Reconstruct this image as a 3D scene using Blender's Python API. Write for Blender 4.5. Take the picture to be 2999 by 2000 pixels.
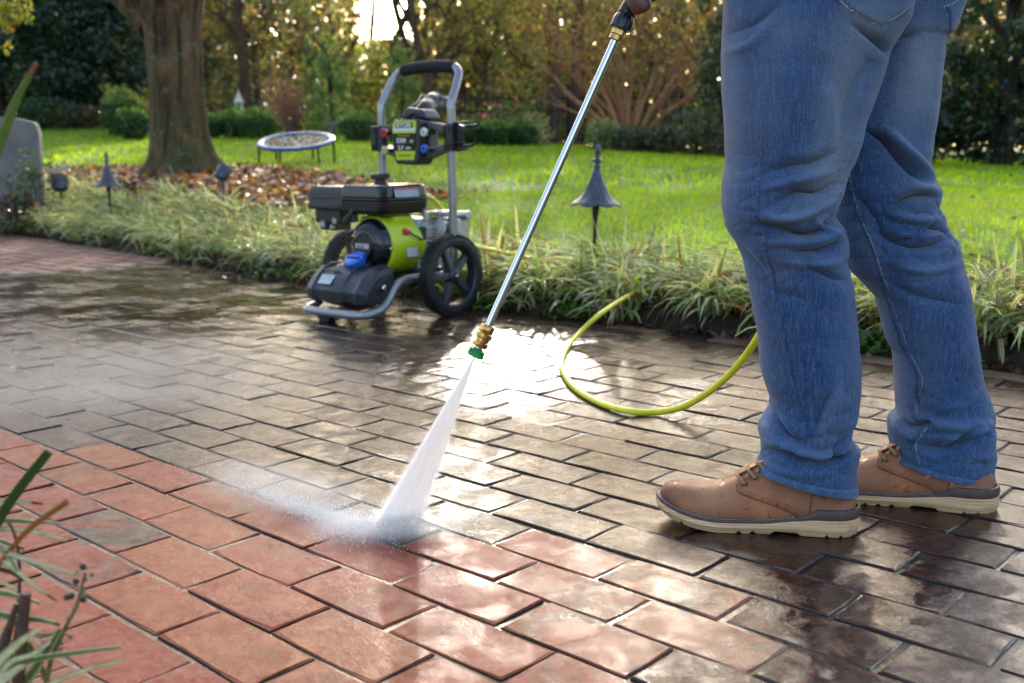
import bpy, bmesh, math, random
import numpy as np
from mathutils import Vector, Matrix, noise as mnoise
from mathutils.bvhtree import BVHTree
R = math.radians
random.seed(7); rng = np.random.default_rng(7)
sc = bpy.context.scene
for o in list(bpy.data.objects): bpy.data.objects.remove(o)
COL = sc.collection

# ------------------------------------------------------------------ camera, sky, sun, exposure
F, PITCH, ROLL, CAMH = 3112.7, .1778, .0083, .6275
def cam_axes():
    r0 = Vector((1, 0, 0)); f = Vector((0, math.cos(PITCH), -math.sin(PITCH))); u0 = Vector((0, math.sin(PITCH), math.cos(PITCH)))
    c, s = math.cos(ROLL), math.sin(ROLL)
    return r0*c-u0*s, r0*s+u0*c, f
AR, AU, AF = cam_axes()
cam = bpy.data.cameras.new('camera'); camo = bpy.data.objects.new('camera', cam); COL.objects.link(camo)
camo.matrix_world = Matrix(((AR.x, AU.x, -AF.x, 0), (AR.y, AU.y, -AF.y, 0), (AR.z, AU.z, -AF.z, CAMH), (0, 0, 0, 1)))
cam.sensor_width = 36; cam.lens = F/2999*36; cam.clip_start = .05; cam.clip_end = 400
cam.dof.use_dof = True; cam.dof.focus_distance = 1.86; cam.dof.aperture_fstop = 5.0
sc.camera = camo

SUN_EL, SUN_AZ = R(20.5), R(3.0)          # azimuth from +Y towards +X
w = bpy.data.worlds.new('World'); sc.world = w; w.use_nodes = True
nt = w.node_tree; nt.nodes.clear()
sky = nt.nodes.new('ShaderNodeTexSky'); sky.sky_type = 'NISHITA'; sky.sun_disc = False
sky.sun_elevation = SUN_EL; sky.sun_rotation = SUN_AZ; sky.air_density = 1.0; sky.dust_density = 3.5; sky.ozone_density = 1.0
bg = nt.nodes.new('ShaderNodeBackground'); bg.inputs[1].default_value = .15
ow = nt.nodes.new('ShaderNodeOutputWorld'); nt.links.new(sky.outputs[0], bg.inputs[0]); nt.links.new(bg.outputs[0], ow.inputs[0])
sl = bpy.data.lights.new('sun', 'SUN'); sl.energy = 2.0; sl.angle = R(.55); sl.color = (1, .95, .86)
so = bpy.data.objects.new('sun', sl); COL.objects.link(so)
sd = Vector((math.sin(SUN_AZ)*math.cos(SUN_EL), math.cos(SUN_AZ)*math.cos(SUN_EL), math.sin(SUN_EL)))
so.rotation_euler = sd.to_track_quat('Z', 'Y').to_euler(); so.location = sd*60
vs = sc.view_settings; vs.view_transform = 'Standard'; vs.look = 'None'; vs.exposure = 1.88; vs.use_white_balance = True; vs.white_balance_temperature = 6600; vs.gamma = 1; vs.use_curve_mapping = False
sc.cycles.use_denoising = True; sc.cycles.max_bounces = 8; sc.cycles.transparent_max_bounces = 24
sc.cycles.sample_clamp_indirect = 6; sc.cycles.caustics_reflective = False; sc.cycles.caustics_refractive = False
sc.cycles.volume_bounces = 1

# ------------------------------------------------------------------ measuring helpers (photograph pixel -> place)
def ray(sx, sy):
    a = (sx-1499.5)/F; b = -(sy-1000)/F
    return AF+AR*a+AU*b
def gp(sx, sy, z=0.):
    r = ray(sx, sy); t = (z-CAMH)/r.z; return Vector((r.x*t, r.y*t, z))
def at(sx, sy, y):
    r = ray(sx, sy); t = y/r.y; return Vector((r.x*t, y, CAMH+r.z*t))
DP = 2999/2351
def dat(dx, dy, y): return at(dx*DP, dy*DP, y)
def proj_np(V):
    V = np.asarray(V, float)-np.array([0, 0, CAMH])
    d = V@np.array(AF); return np.stack([1499.5+F*(V@np.array(AR))/d, 1000-F*(V@np.array(AU))/d, d], -1)

# ------------------------------------------------------------------ materials
MATS = {}
class NT:
    def __init__(s, name):
        m = bpy.data.materials.new(name); m.use_nodes = True; s.m = m; s.t = m.node_tree
        s.t.nodes.clear(); s.out = s.n('OutputMaterial')
    def n(s, ty, **k):
        nd = s.t.nodes.new('ShaderNode'+ty)
        for a, b in k.items(): setattr(nd, a, b)
        return nd
    def l(s, a, b): s.t.links.new(a, b)
    def val(s, sock, v):
        if v is None: return
        if hasattr(v, 'is_output') or isinstance(v, bpy.types.NodeSocket): s.l(v, sock)
        else:
            if isinstance(v, (tuple, list)) and len(v) == 3 and sock.type == 'RGBA': v = (*v, 1)
            sock.default_value = v
    def noise(s, scale, detail=3, rough=.55, vec=None, dist=0., dim='3D'):
        nd = s.n('TexNoise'); nd.noise_dimensions = dim
        nd.inputs['Scale'].default_value = scale; nd.inputs['Detail'].default_value = detail; nd.inputs['Roughness'].default_value = rough
        nd.inputs['Distortion'].default_value = dist
        if vec is not None: s.l(vec, nd.inputs['Vector'])
        return nd.outputs['Fac']
    def ramp(s, fac, a, b, ca=0., cb=1.):
        nd = s.n('MapRange'); nd.interpolation_type = 'SMOOTHSTEP'
        s.val(nd.inputs[0], fac)
        for i, v in enumerate((a, b, ca, cb)): nd.inputs[i+1].default_value = v
        return nd.outputs[0]
    def mix(s, fac, a, b, blend='MIX'):
        nd = s.n('Mix'); nd.data_type = 'RGBA'; nd.blend_type = blend
        s.val(nd.inputs[0], fac); s.val(nd.inputs[6], a); s.val(nd.inputs[7], b)
        return nd.outputs[2]
    def mixf(s, fac, a, b):
        nd = s.n('Mix'); nd.data_type = 'FLOAT'; s.val(nd.inputs[0], fac); s.val(nd.inputs[2], a); s.val(nd.inputs[3], b)
        return nd.outputs[0]
    def math(s, op, a, b=None, clamp=False):
        nd = s.n('Math'); nd.operation = op; nd.use_clamp = clamp
        s.val(nd.inputs[0], a)
        if b is not None: s.val(nd.inputs[1], b)
        return nd.outputs[0]
    def mapping(s, vec, scale=(1, 1, 1), rot=(0, 0, 0), loc=(0, 0, 0)):
        nd = s.n('Mapping'); s.l(vec, nd.inputs[0]); nd.inputs[1].default_value = loc
        nd.inputs[2].default_value = rot; nd.inputs[3].default_value = scale
        return nd.outputs[0]
    def bump(s, h, strength=.3, dist=.01, normal=None):
        nd = s.n('Bump'); nd.inputs['Strength'].default_value = strength if not isinstance(strength, bpy.types.NodeSocket) else 1
        if isinstance(strength, bpy.types.NodeSocket): s.l(strength, nd.inputs['Strength'])
        nd.inputs['Distance'].default_value = dist; s.l(h, nd.inputs['Height'])
        if normal is not None: s.l(normal, nd.inputs['Normal'])
        return nd.outputs[0]
    def bsdf(s, color, rough=.5, metal=0., normal=None, spec=.5, **k):
        b = s.n('BsdfPrincipled'); s.val(b.inputs['Base Color'], color); s.val(b.inputs['Roughness'], rough)
        s.val(b.inputs['Metallic'], metal); s.val(b.inputs['Specular IOR Level'], spec)
        if normal is not None: s.l(normal, b.inputs['Normal'])
        for a, v in k.items(): s.val(b.inputs[a.replace('_', ' ')], v)
        return b
    def done(s, sh):
        s.l(sh if isinstance(sh, bpy.types.NodeSocket) else sh.outputs[0], s.out.inputs['Surface']); return s.m
def simple(name, color, rough=.5, metal=0., var=.15, scale=12, bump=0., bscale=200, bdist=.002, spec=.5, **k):
    if name in MATS: return MATS[name]
    t = NT(name); co = t.n('TexCoord').outputs['Object']
    n = t.noise(scale, 4, .6, co); dark = tuple(c*(1-var) for c in color); light = tuple(min(1, c*(1+var)) for c in color)
    c = t.mix(t.ramp(n, .3, .7), dark, light)
    rr = t.ramp(t.noise(scale*2.3, 3, .6, co), .3, .7, max(.02, rough*.8), min(1, rough*1.25))
    nm = t.bump(t.noise(bscale, 3, .6, co), bump, bdist) if bump else None
    MATS[name] = t.done(t.bsdf(c, rr, metal, nm, spec, **k)); return MATS[name]
def leafmat(name, gloss=.35, trans=.45, boost=1.0, spec=.5, tc=(1.5, 1.35, .55)):
    """leaf colour comes from the mesh's colour attribute (each leaf its own), with light passing through"""
    if name in MATS: return MATS[name]
    t = NT(name); a = t.n('Attribute'); a.attribute_name = 'col'
    b = t.bsdf(a.outputs['Color'], gloss, 0, None, spec)
    tr = t.n('BsdfTranslucent'); t.l(t.mix(1., a.outputs['Color'], tuple(q*boost for q in tc), 'MULTIPLY'), tr.inputs[0])
    mx = t.n('MixShader'); mx.inputs[0].default_value = trans; t.l(b.outputs[0], mx.inputs[1]); t.l(tr.outputs[0], mx.inputs[2])
    MATS[name] = t.done(mx); return MATS[name]

# ------------------------------------------------------------------ object helpers
def tag(o, label=None, cat=None, group=None, kind=None):
    if label: o['label'] = label
    if cat: o['category'] = cat
    if group: o['group'] = group
    if kind: o['kind'] = kind
    return o
def empty(name, loc=(0, 0, 0), rz=0., label=None, cat=None, group=None):
    o = bpy.data.objects.new(name, None); COL.objects.link(o); o.location = loc; o.rotation_euler = (0, 0, rz)
    o.empty_display_size = .05
    return tag(o, label, cat, group)
def link(name, me, mat=None, parent=None, smooth=False):
    o = bpy.data.objects.new(name, me); COL.objects.link(o)
    if mat is not None:
        me.materials.clear()
        for m in (mat if isinstance(mat, (list, tuple)) else [mat]): me.materials.append(m)
    if parent is not None: o.parent = parent
    if smooth: me.shade_smooth()
    return o
def npmesh(name, V, Fs, mat=None, parent=None, col=None, smooth=False):
    """V (n,3); Fs (m,k) array of equal sided faces; col (n,3) per vertex colours"""
    V = np.asarray(V, np.float32); Fs = np.asarray(Fs, np.int32); me = bpy.data.meshes.new(name)
    me.vertices.add(len(V)); me.vertices.foreach_set('co', V.ravel())
    m, k = Fs.shape; me.loops.add(m*k); me.loops.foreach_set('vertex_index', Fs.ravel())
    me.polygons.add(m); me.polygons.foreach_set('loop_start', np.arange(0, m*k, k, dtype=np.int32))
    me.update(calc_edges=True)
    if col is not None:
        ca = me.color_attributes.new('col', 'FLOAT_COLOR', 'POINT')
        c4 = np.ones((len(V), 4), np.float32); c4[:, :3] = col; ca.data.foreach_set('color', c4.ravel())
    return link(name, me, mat, parent, smooth)
class MB:
    def __init__(s): s.v = []; s.f = []
    def add(s, V, Fs):
        o = len(s.v); s.v += [tuple(v) for v in V]; s.f += [tuple(i+o for i in f) for f in Fs]; return s
    def box(s, c, d, rot=None, taper=(1, 1)):
        hx, hy, hz = d[0]/2, d[1]/2, d[2]/2; V = []
        for z in (-1, 1):
            tx, ty = (taper if z > 0 else (1, 1))
            for x, y in ((-1, -1), (1, -1), (1, 1), (-1, 1)): V.append(Vector((x*hx*tx, y*hy*ty, z*hz)))
        if rot is not None: V = [rot @ v for v in V]
        V = [v+Vector(c) for v in V]
        return s.add(V, [(0, 3, 2, 1), (4, 5, 6, 7), (0, 1, 5, 4), (1, 2, 6, 5), (2, 3, 7, 6), (3, 0, 4, 7)])
    def tube(s, pts, r, n=12, cap=True, closed=False):
        pts = [Vector(p) for p in pts]; rs = r if isinstance(r, (list, tuple)) else [r]*len(pts)
        V = []; m = len(pts); t0 = None; nrm = None
        for i, p in enumerate(pts):
            a = pts[(i-1) % m] if (i or closed) else pts[0]; b = pts[(i+1) % m] if (i < m-1 or closed) else pts[-1]
            t = (b-a).normalized()
            if nrm is None:
                nrm = t.orthogonal().normalized()
            else:
                nrm = (nrm-t*nrm.dot(t)).normalized()
            bn = t.cross(nrm)
            for k in range(n):
                an = 2*math.pi*k/n; V.append(p+(nrm*math.cos(an)+bn*math.sin(an))*rs[i])
        Fs = []
        for i in range(m if closed else m-1):
            j = (i+1) % m
            for k in range(n): Fs.append((i*n+k, i*n+(k+1) % n, j*n+(k+1) % n, j*n+k))
        if cap and not closed: Fs.append(tuple(range(n-1, -1, -1))); Fs.append(tuple((m-1)*n+k for k in range(n)))
        return s.add(V, Fs)
    def cyl(s, a, b, r, n=20, r2=None): return s.tube([a, b], [r, r if r2 is None else r2], n)
    def lathe(s, prof, n=24, origin=(0, 0, 0), M=None, wob=None):
        """profile of (radius, height) turned round z; wob(angle, i) scales the radius"""
        V = []; m = len(prof)
        for i, (r, z) in enumerate(prof):
            for k in range(n):
                a = 2*math.pi*k/n; rr = r*(wob(a, i) if wob else 1); dz = 0
                V.append(Vector((rr*math.cos(a), rr*math.sin(a), z)))
        if M is not None: V = [M @ v for v in V]
        V = [v+Vector(origin) for v in V]; Fs = []
        for i in range(m-1):
            for k in range(n): Fs.append((i*n+k, i*n+(k+1) % n, (i+1)*n+(k+1) % n, (i+1)*n+k))
        Fs.append(tuple(range(n-1, -1, -1))); Fs.append(tuple((m-1)*n+k for k in range(n)))
        return s.add(V, Fs)
    def loft(s, rings, cap=True):
        n = len(rings[0]); V = [p for r in rings for p in r]; Fs = []
        for i in range(len(rings)-1):
            for k in range(n): Fs.append((i*n+k, i*n+(k+1) % n, (i+1)*n+(k+1) % n, (i+1)*n+k))
        if cap: Fs.append(tuple(range(n-1, -1, -1))); Fs.append(tuple((len(rings)-1)*n+k for k in range(n)))
        return s.add(V, Fs)
    def prism(s, poly, a, b, axis='y'):
        """closed outline (u,v) pushed from a to b along axis: y -> (u, t, v); x -> (t, u, v); z -> (u, v, t)"""
        f = {'y': lambda u, v, t: (u, t, v), 'x': lambda u, v, t: (t, u, v), 'z': lambda u, v, t: (u, v, t)}[axis]
        n = len(poly); V = [f(u, v, a) for u, v in poly]+[f(u, v, b) for u, v in poly]
        return s.add(V, [tuple(range(n-1, -1, -1)), tuple(range(n, 2*n))]+[(i, (i+1) % n, n+(i+1) % n, n+i) for i in range(n)])
    def build(s, name, mat, parent=None, smooth=False, bevel=0., seg=2, sub=0):
        me = bpy.data.meshes.new(name); me.from_pydata([tuple(v) for v in s.v], [], s.f); me.update()
        bm = bmesh.new(); bm.from_mesh(me); bmesh.ops.recalc_face_normals(bm, faces=bm.faces); bm.to_mesh(me); bm.free()
        o = link(name, me, mat, parent)
        if bevel:
            b = o.modifiers.new('b', 'BEVEL'); b.width = bevel; b.segments = seg; b.limit_method = 'ANGLE'; b.angle_limit = R(30)
            me.shade_smooth(); wn = o.modifiers.new('w', 'WEIGHTED_NORMAL'); wn.keep_sharp = True
        elif smooth:
            me.shade_smooth()
            try: me.set_sharp_from_angle(angle=R(40))
            except Exception: pass
        if sub:
            q = o.modifiers.new('s', 'SUBSURF'); q.levels = q.render_levels = sub; me.shade_smooth()
        return o
def spline(pts, n=8):
    """Catmull-Rom through the points"""
    P = [Vector(p) for p in pts]; out = []
    for i in range(len(P)-1):
        a = P[max(0, i-1)]; b = P[i]; c = P[i+1]; d = P[min(len(P)-1, i+2)]
        for k in range(n):
            t = k/n; out.append(.5*((2*b)+(c-a)*t+(2*a-5*b+4*c-d)*t*t+(3*b-a-3*c+d)*t**3))
    return out+[P[-1]]
def text(s, size, mat, parent, loc, rot, name='lettering', extrude=.0006, bold=.0, xs=1.):
    cu = bpy.data.curves.new(name, 'FONT'); cu.body = s; cu.size = size; cu.extrude = extrude; cu.align_x = 'CENTER'; cu.align_y = 'CENTER'
    cu.offset = bold; cu.resolution_u = 2
    tmp = bpy.data.objects.new('tmp', cu); COL.objects.link(tmp); dg = bpy.context.evaluated_depsgraph_get()
    me = bpy.data.meshes.new_from_object(tmp.evaluated_get(dg)); bpy.data.objects.remove(tmp)
    o = link(name, me, mat, parent); o.location = loc; o.rotation_euler = rot; o.scale = (xs, 1, 1); return o
def sstep(x, a, b):
    t = np.clip((x-a)/(b-a), 0, 1); return t*t*(3-2*t)

# ================================================================== THE GROUND
U0, TX, TY, YAW = .107, 12.616, -7.0286, .7437
CY, SY = math.cos(YAW), math.sin(YAW)
def w2(u, v):
    X = (2*u-TX)*U0; Y = (v-TY)*U0; return CY*X+SY*Y, -SY*X+CY*Y
def uv_of(x, y):
    x = x/U0; y = y/U0; return (CY*x-SY*y+TX)/2, SY*x+CY*y+TY
EX = [-9, -4.224, -2.955, -1.992, -1.222, -.136, .131, .401, .587, .805, 1.078, 1.344, 1.6, 3.2]
EY = [14.5, 8.813, 7.41, 6.265, 5.345, 4.237, 3.984, 3.81, 3.62, 3.44, 3.22, 2.99, 2.77, 1.35]
def edge_y(x): return np.interp(x, EX, EY)
def terrain(x, y):
    x = np.asarray(x, float); y = np.asarray(y, float)
    e = edge_y(x); t = y-e
    L = sstep(-x, .2, 2.4)
    z20 = np.clip(.75-.045*x, .2, 1.25)
    b = .03*sstep(t, 0, .25)+.03+.24*L*sstep(t, .3, 1.5)
    fr = np.clip((y-e-.9)/np.maximum(20-e-.9, 3), 0, 4)
    z = b+(z20-b)*np.minimum(fr, 1)**.72+np.clip(fr-1, 0, 3)*.1
    z = z+.04*np.exp(-((x+2.95)**2+(y-9.5)**2)/.9)
    z = z+.012*np.sin(x*1.7+y*.8)*sstep(t, .8, 3)
    z = np.where(t < .12, -.04, z)
    return z
# soil and lawn ground as one sheet out to the horizon
def build_ground():
    xs = np.concatenate([np.linspace(-60, -9, 18), np.linspace(-8.6, 6, 150), np.linspace(7, 60, 18)])
    ys = np.concatenate([np.linspace(-8, 1, 8), np.linspace(1.1, 12, 170), np.linspace(12.3, 26, 50), np.linspace(28, 120, 20)])
    X, Y = np.meshgrid(xs, ys); Z = terrain(X, Y)
    V = np.stack([X.ravel(), Y.ravel(), Z.ravel()], -1); nx = len(xs)
    i, j = np.meshgrid(np.arange(len(ys)-1), np.arange(nx-1), indexing='ij'); a = (i*nx+j).ravel()
    t = NT('lawn and soil'); g = t.n('NewGeometry').outputs['Position']; at_ = t.n('Attribute'); at_.attribute_name = 'col'
    c = t.mix(t.ramp(t.noise(7, 4, .6, g), .3, .7), (.07, .13, .012), (.11, .18, .02))
    s = t.mix(t.ramp(t.noise(25, 5, .65, g), .3, .7), (.022, .013, .008), (.07, .04, .024))
    t.bs = t.bsdf(t.mix(at_.outputs['Fac'], c, s), .85, 0, t.bump(t.noise(60, 4, .7, g), .9, .02))
    m = t.done(t.bs)
    T = Y-edge_y(X); lit = litter_mask(X, Y)
    soil = np.clip(1-sstep(T, .65, 1.0)+lit, 0, 1).ravel()
    o = npmesh('ground', V, np.stack([a, a+1, a+nx+1, a+nx], -1), m, col=np.repeat(soil[:, None], 3, 1), smooth=True)
    tag(o, kind='structure')
def litter_mask(x, y):
    x = np.asarray(x, float); y = np.asarray(y, float)
    a = np.exp(-(((x+2.9)/1.75)**2+((y-8.75)/1.25)**2)**2)
    b = sstep(-x, 1.1, 1.7)*(1-sstep(y-edge_y(x), 2.2, 3.0))*sstep(y-edge_y(x), .5, .7)
    c = np.exp(-(((x+1.6)/1.1)**2+((y-8.2)/.55)**2)**2)
    return np.clip(a+b+c, 0, 1)
build_ground()

# wet bedding between the bricks
t = NT('wet joint sand'); g = t.n('NewGeometry').outputs['Position']
n1 = t.noise(90, 4, .65, g); n2 = t.noise(6, 3, .5, g)
sx_ = t.n('SeparateXYZ'); t.l(g, sx_.inputs[0])
cl_ = t.ramp(t.math('ADD', sx_.outputs[1], t.math('MULTIPLY', sx_.outputs[0], .9)), 1.35, 2.0)
jc = t.mix(cl_, t.mix(t.ramp(n1, .3, .7), (.05, .030, .014), (.15, .09, .045)), t.mix(t.ramp(n1, .3, .7), (.006, .006, .005), (.035, .03, .025)))
MATS['joint'] = t.done(t.bsdf(jc, t.ramp(t.noise(11, 3, .6, g), .38, .6, .16, .5), 0, t.bump(n1, .35, .004), .35))
jv = []
us = np.linspace(-48, 8, 57)
for u in us:
    for v in (-14., 0.):
        x, y = w2(u, v); jv.append((x, y, -.0062))
V = []; Fq = []
for i, x in enumerate(np.linspace(-9, 3.2, 80)):
    V += [(x, edge_y(x)+.02, -.0032), (x, -1.0 if x > -1.5 else min(edge_y(x)-.1, -1+(-1.5-x)*1.0), -.0032)]
    if i: Fq.append((2*i-2, 2*i-1, 2*i+1, 2*i))
tag(npmesh('joint_water', V, Fq, MATS['joint']), kind='structure')

# bricks
def brick_material(name, atype):
    t = NT(name); g = t.n('NewGeometry').outputs['Position']
    def attr(nm):
        a = t.n('Attribute'); a.attribute_type = atype; a.attribute_name = nm; return a
    A = attr('bcol'); sep = t.n('SeparateColor'); t.l(A.outputs['Color'], sep.inputs[0])
    tint, clean, dry = sep.outputs[0], sep.outputs[1], sep.outputs[2]
    sp = t.n('SeparateXYZ'); t.l(g, sp.inputs[0])
    rot = t.mapping(g, (1, 1, 1), (0, 0, YAW+.35))
    fine = t.noise(420, 4, .7, g); grit = t.noise(150, 5, .7, g); mid = t.noise(60, 5, .65, g, .4); big = t.noise(7, 4, .6, g, .3)
    streak = t.noise(1, 5, .65, t.mapping(rot, (34, 240, 60)), .6)
    # fired clay colours, each brick its own
    red = t.mix(t.ramp(mid, .25, .75), (.185, .032, .017), (.34, .085, .048))
    org = t.mix(t.ramp(mid, .25, .75), (.22, .060, .024), (.35, .115, .052))
    clay = t.mix(t.ramp(tint, .3, .95), red, org)
    clay = t.mix(t.ramp(grit, .58, .68, 0, .6), clay, (.08, .04, .03)); clay = t.mix(t.ramp(big, .5, .7, 0, .45), clay, (.13, .06, .04))
    clay = t.mix(t.ramp(streak, .56, .74, 0, .35), clay, (.50, .20, .12))
    # grime film of algae and soot on the bricks not washed yet
    grime = t.mix(t.ramp(mid, .3, .7), (.010, .008, .006), (.048, .034, .022))
    grime = t.mix(t.ramp(big, .45, .7, 0, .5), grime, (.04, .042, .018))
    speck = t.ramp(t.noise(130, 6, .75, g, .8), .50, .63)
    deep = t.mix(t.ramp(mid, .3, .7), (.13, .024, .012), (.26, .06, .025))
    grime_shade = t.mix(t.math('MULTIPLY', speck, t.ramp(tint, .0, .8, .35, .95)), grime, deep)
    blk = t.ramp(t.noise(48, 6, .75, g, .5), .46, .6, 0, .75)
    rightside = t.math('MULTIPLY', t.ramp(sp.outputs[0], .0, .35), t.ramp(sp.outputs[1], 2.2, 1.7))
    grime_shade = t.mix(t.math('MULTIPLY', rightside, t.ramp(t.noise(55, 6, .75, g, .5), .42, .66, 0, .75)), grime_shade, (.13, .014, .006))  # near right: dark wet grime plus the person's shade put into the colour
    grime_shade = t.mix(t.math('MULTIPLY', t.ramp(blk, 0, .75, .25, .92), rightside), grime_shade, (.012, .008, .007))
    cf = t.ramp(t.math('ADD', t.math('MULTIPLY', clean, 1.6), t.math('MULTIPLY', t.math('SUBTRACT', t.noise(9, 6, .7, g, .8), .5), 2.6)), .45, 1.15)
    col = t.mix(cf, grime_shade, clay)
    dryc = t.mix(t.ramp(big, .3, .7), t.mix(t.ramp(grit, .35, .65), (.14, .062, .042), (.23, .11, .078)), (.30, .17, .12))
    col = t.mix(dry, col, dryc)
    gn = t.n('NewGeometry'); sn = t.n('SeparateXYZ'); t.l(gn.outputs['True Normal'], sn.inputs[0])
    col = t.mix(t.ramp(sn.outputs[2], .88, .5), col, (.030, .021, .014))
    # water film: puddles far left, thin film elsewhere
    pn = t.noise(2.6, 4, .6, t.mapping(g, (1, 1.4, 1)), .3)
    pmask = t.math('MULTIPLY', t.ramp(pn, .44, .56), t.math('MULTIPLY', t.ramp(sp.outputs[1], 2.9, 4.2), t.ramp(sp.outputs[0], .4, -.7)))
    pmask = t.math('MULTIPLY', pmask, t.math('SUBTRACT', 1., dry))
    film = t.ramp(t.noise(13, 4, .6, g, .6), .35, .65)
    rough = t.math('ADD', t.mixf(t.ramp(sp.outputs[1], 1.7, 2.9), .09, .13), t.math('MULTIPLY', film, .16))
    rough = t.mixf(t.math('MULTIPLY', rightside, .6), rough, .07); rough = t.mixf(pmask, rough, .04); rough = t.mixf(dry, rough, .8)
    rough = t.mixf(t.math('MULTIPLY', cf, .5), rough, .36)
    hgt = t.math('ADD', t.math('MULTIPLY', fine, 1.7), t.math('MULTIPLY', streak, 1.1))
    hgt = t.math('ADD', hgt, t.math('MULTIPLY', t.noise(110, 5, .7, g, .8), .75))
    st = t.math('MULTIPLY', t.math('SUBTRACT', 1.0, t.math('MULTIPLY', pmask, .92)), t.mixf(film, .13, .24))
    nm = t.bump(hgt, st, .0042)
    nm = t.bump(t.noise(24, 4, .55, g, .5), .16, .01, nm)
    spc = t.mixf(cf, t.mixf(t.ramp(sp.outputs[1], 2.9, 3.6), .24, .40), .12); spc = t.mixf(rightside, spc, .70); spc = t.mixf(pmask, spc, .95)
    MATS[name] = t.done(t.bsdf(col, rough, 0, nm, t.mixf(dry, t.math('MULTIPLY', spc, t.math('ADD', .40, t.math('MULTIPLY', t.math('ADD', t.ramp(t.noise(34, 5, .7, rot, .9), .40, .62), t.ramp(t.noise(230, 3, .8, g), .46, .60)), .38))), .2)))
    return MATS[name]
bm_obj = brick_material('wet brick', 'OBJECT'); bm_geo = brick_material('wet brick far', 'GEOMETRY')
BL, BW, BH = .2078, .1016, .05
def brick_geo(r, far=False):
    """block with an uneven worn top edge, top at z=0"""
    hx, hy = BL/2, BW/2; V = []
    ins = [(0, -BH), (0, -.0020), (.0022, 0)]
    if far: ins = [(0, -.02), (.002, 0)]
    pts = []
    for k in range(12):      # outline: 12 points with slightly chipped corners
        pass
    base = [(-1, -1), (-.35, -1), (.4, -1), (1, -1), (1, .0), (1, 1), (.35, 1), (-.4, 1), (-1, 1), (-1, 0)] if not far else [(-1, -1), (1, -1), (1, 1), (-1, 1)]
    jit = [(r.uniform(-.0014, .0014), r.uniform(-.0014, .0014)) for _ in base]
    chip = [r.uniform(0, .004) if abs(a) == 1 and abs(b) == 1 else 0 for a, b in base]
    for d, z in ins:
        for (a, b), j, ch in zip(base, jit, chip):
            V.append((a*(hx-d)-(a*ch if z == 0 else a*ch*.4)+j[0], b*(hy-d)-(b*ch if z == 0 else 0)+j[1], z+(r.uniform(-.0007, .0007) if z == 0 else 0)))
    n = len(base); Fs = []
    for i in range(len(ins)-1):
        for k in range(n): Fs.append((i*n+k, i*n+(k+1) % n, (i+1)*n+(k+1) % n, (i+1)*n+k))
    Fs.append(tuple((len(ins)-1)*n+k for k in range(n)))
    return V, Fs
def in_clean(u, c, r):
    if c <= 0: lim = 3.1
    elif c <= 2: lim = {1: 2.6, 2: 2.1}[c]
    elif c == 3: lim = 1.9
    else: lim = -9
    if c <= 2 and u < lim: k = .93
    elif c == 3 and .25 < u < lim: k = .80
    elif c == 4 and 1.0 < u < 2.6: k = .72 if u < 2 else .5
    elif c <= 3 and u < lim+1.2: k = .58
    else: k = 0.06
    if c == 3 and u <= .25: k = .18
    if c == 2 and u < -3.7: k = .2
    if k > .8 and r.random() < .05: k = r.uniform(.35, .6)
    return k
path = empty('brick_path', (0, 0, 0)); tag(path, kind='structure')
rb = random.Random(5); variants = []
for q in range(8):
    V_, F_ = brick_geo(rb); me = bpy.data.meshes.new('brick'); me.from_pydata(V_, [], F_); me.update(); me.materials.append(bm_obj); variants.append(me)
cand = []
for c in range(-16, 40):
    for k in range(-60, 12):
        u = k+(.5 if c % 2 else 0)+.5+rb.gauss(0, .006); v = c+.5
        x, y = w2(u, v)
        if y < .2: continue
        ey = float(edge_y(x))
        if y > ey-.02: continue
        s = proj_np([[x, y, 0]])[0]
        inv = -160 < s[0] < 3160 and s[1] < 2180
        if not (-1500 < s[0] < 4300 and s[1] < 4200): continue
        cand.append((not inv, x*x+y*y, u, c, x, y))
cand.sort()
farV, farF3, farcol = [], [], []
nb = 0
for (out, d2, u, c, x, y) in cand:
    a = -YAW+rb.gauss(0, .006); tx, ty = rb.gauss(0, .006), rb.gauss(0, .006); dz = rb.gauss(0, .0009)
    if rb.random() < .04: a += rb.gauss(0, .02)
    tint = rb.random(); cl = in_clean(u, c, rb)
    dry = float(sstep(np.array([y-(5.9+.25*math.sin(x*3)+.28*(x+2.2))]), 0, .5)[0]) if x < -1.6 else 0.
    if y > edge_y(x)-.13 and x > .2: dry = max(dry, .55); tint = .1
    colr = (tint, cl, dry)
    if not out and nb < 300:
        nb += 1
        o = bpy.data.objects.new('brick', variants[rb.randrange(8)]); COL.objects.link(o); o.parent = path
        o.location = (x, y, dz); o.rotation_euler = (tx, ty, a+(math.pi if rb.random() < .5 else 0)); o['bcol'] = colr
    else:
        V_, F_ = brick_geo(rb, True); M = Matrix.Translation((x, y, dz)) @ Matrix.Rotation(a, 4, 'Z') @ Matrix.Rotation(tx, 4, 'X') @ Matrix.Rotation(ty, 4, 'Y')
        o_ = len(farV); farV += [tuple(M @ Vector(p)) for p in V_]; farcol += [colr]*len(V_)
        farF3 += [tuple(i+o_ for i in f) for f in F_]
me = bpy.data.meshes.new('far_bricks'); me.from_pydata(farV, [], farF3); me.update()
ca = me.color_attributes.new('bcol', 'FLOAT_COLOR', 'POINT'); c4 = np.ones((len(farV), 4), np.float32); c4[:, :3] = farcol; ca.data.foreach_set('color', c4.ravel())
tag(link('far_bricks', me, bm_geo, path), kind='stuff')

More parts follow.
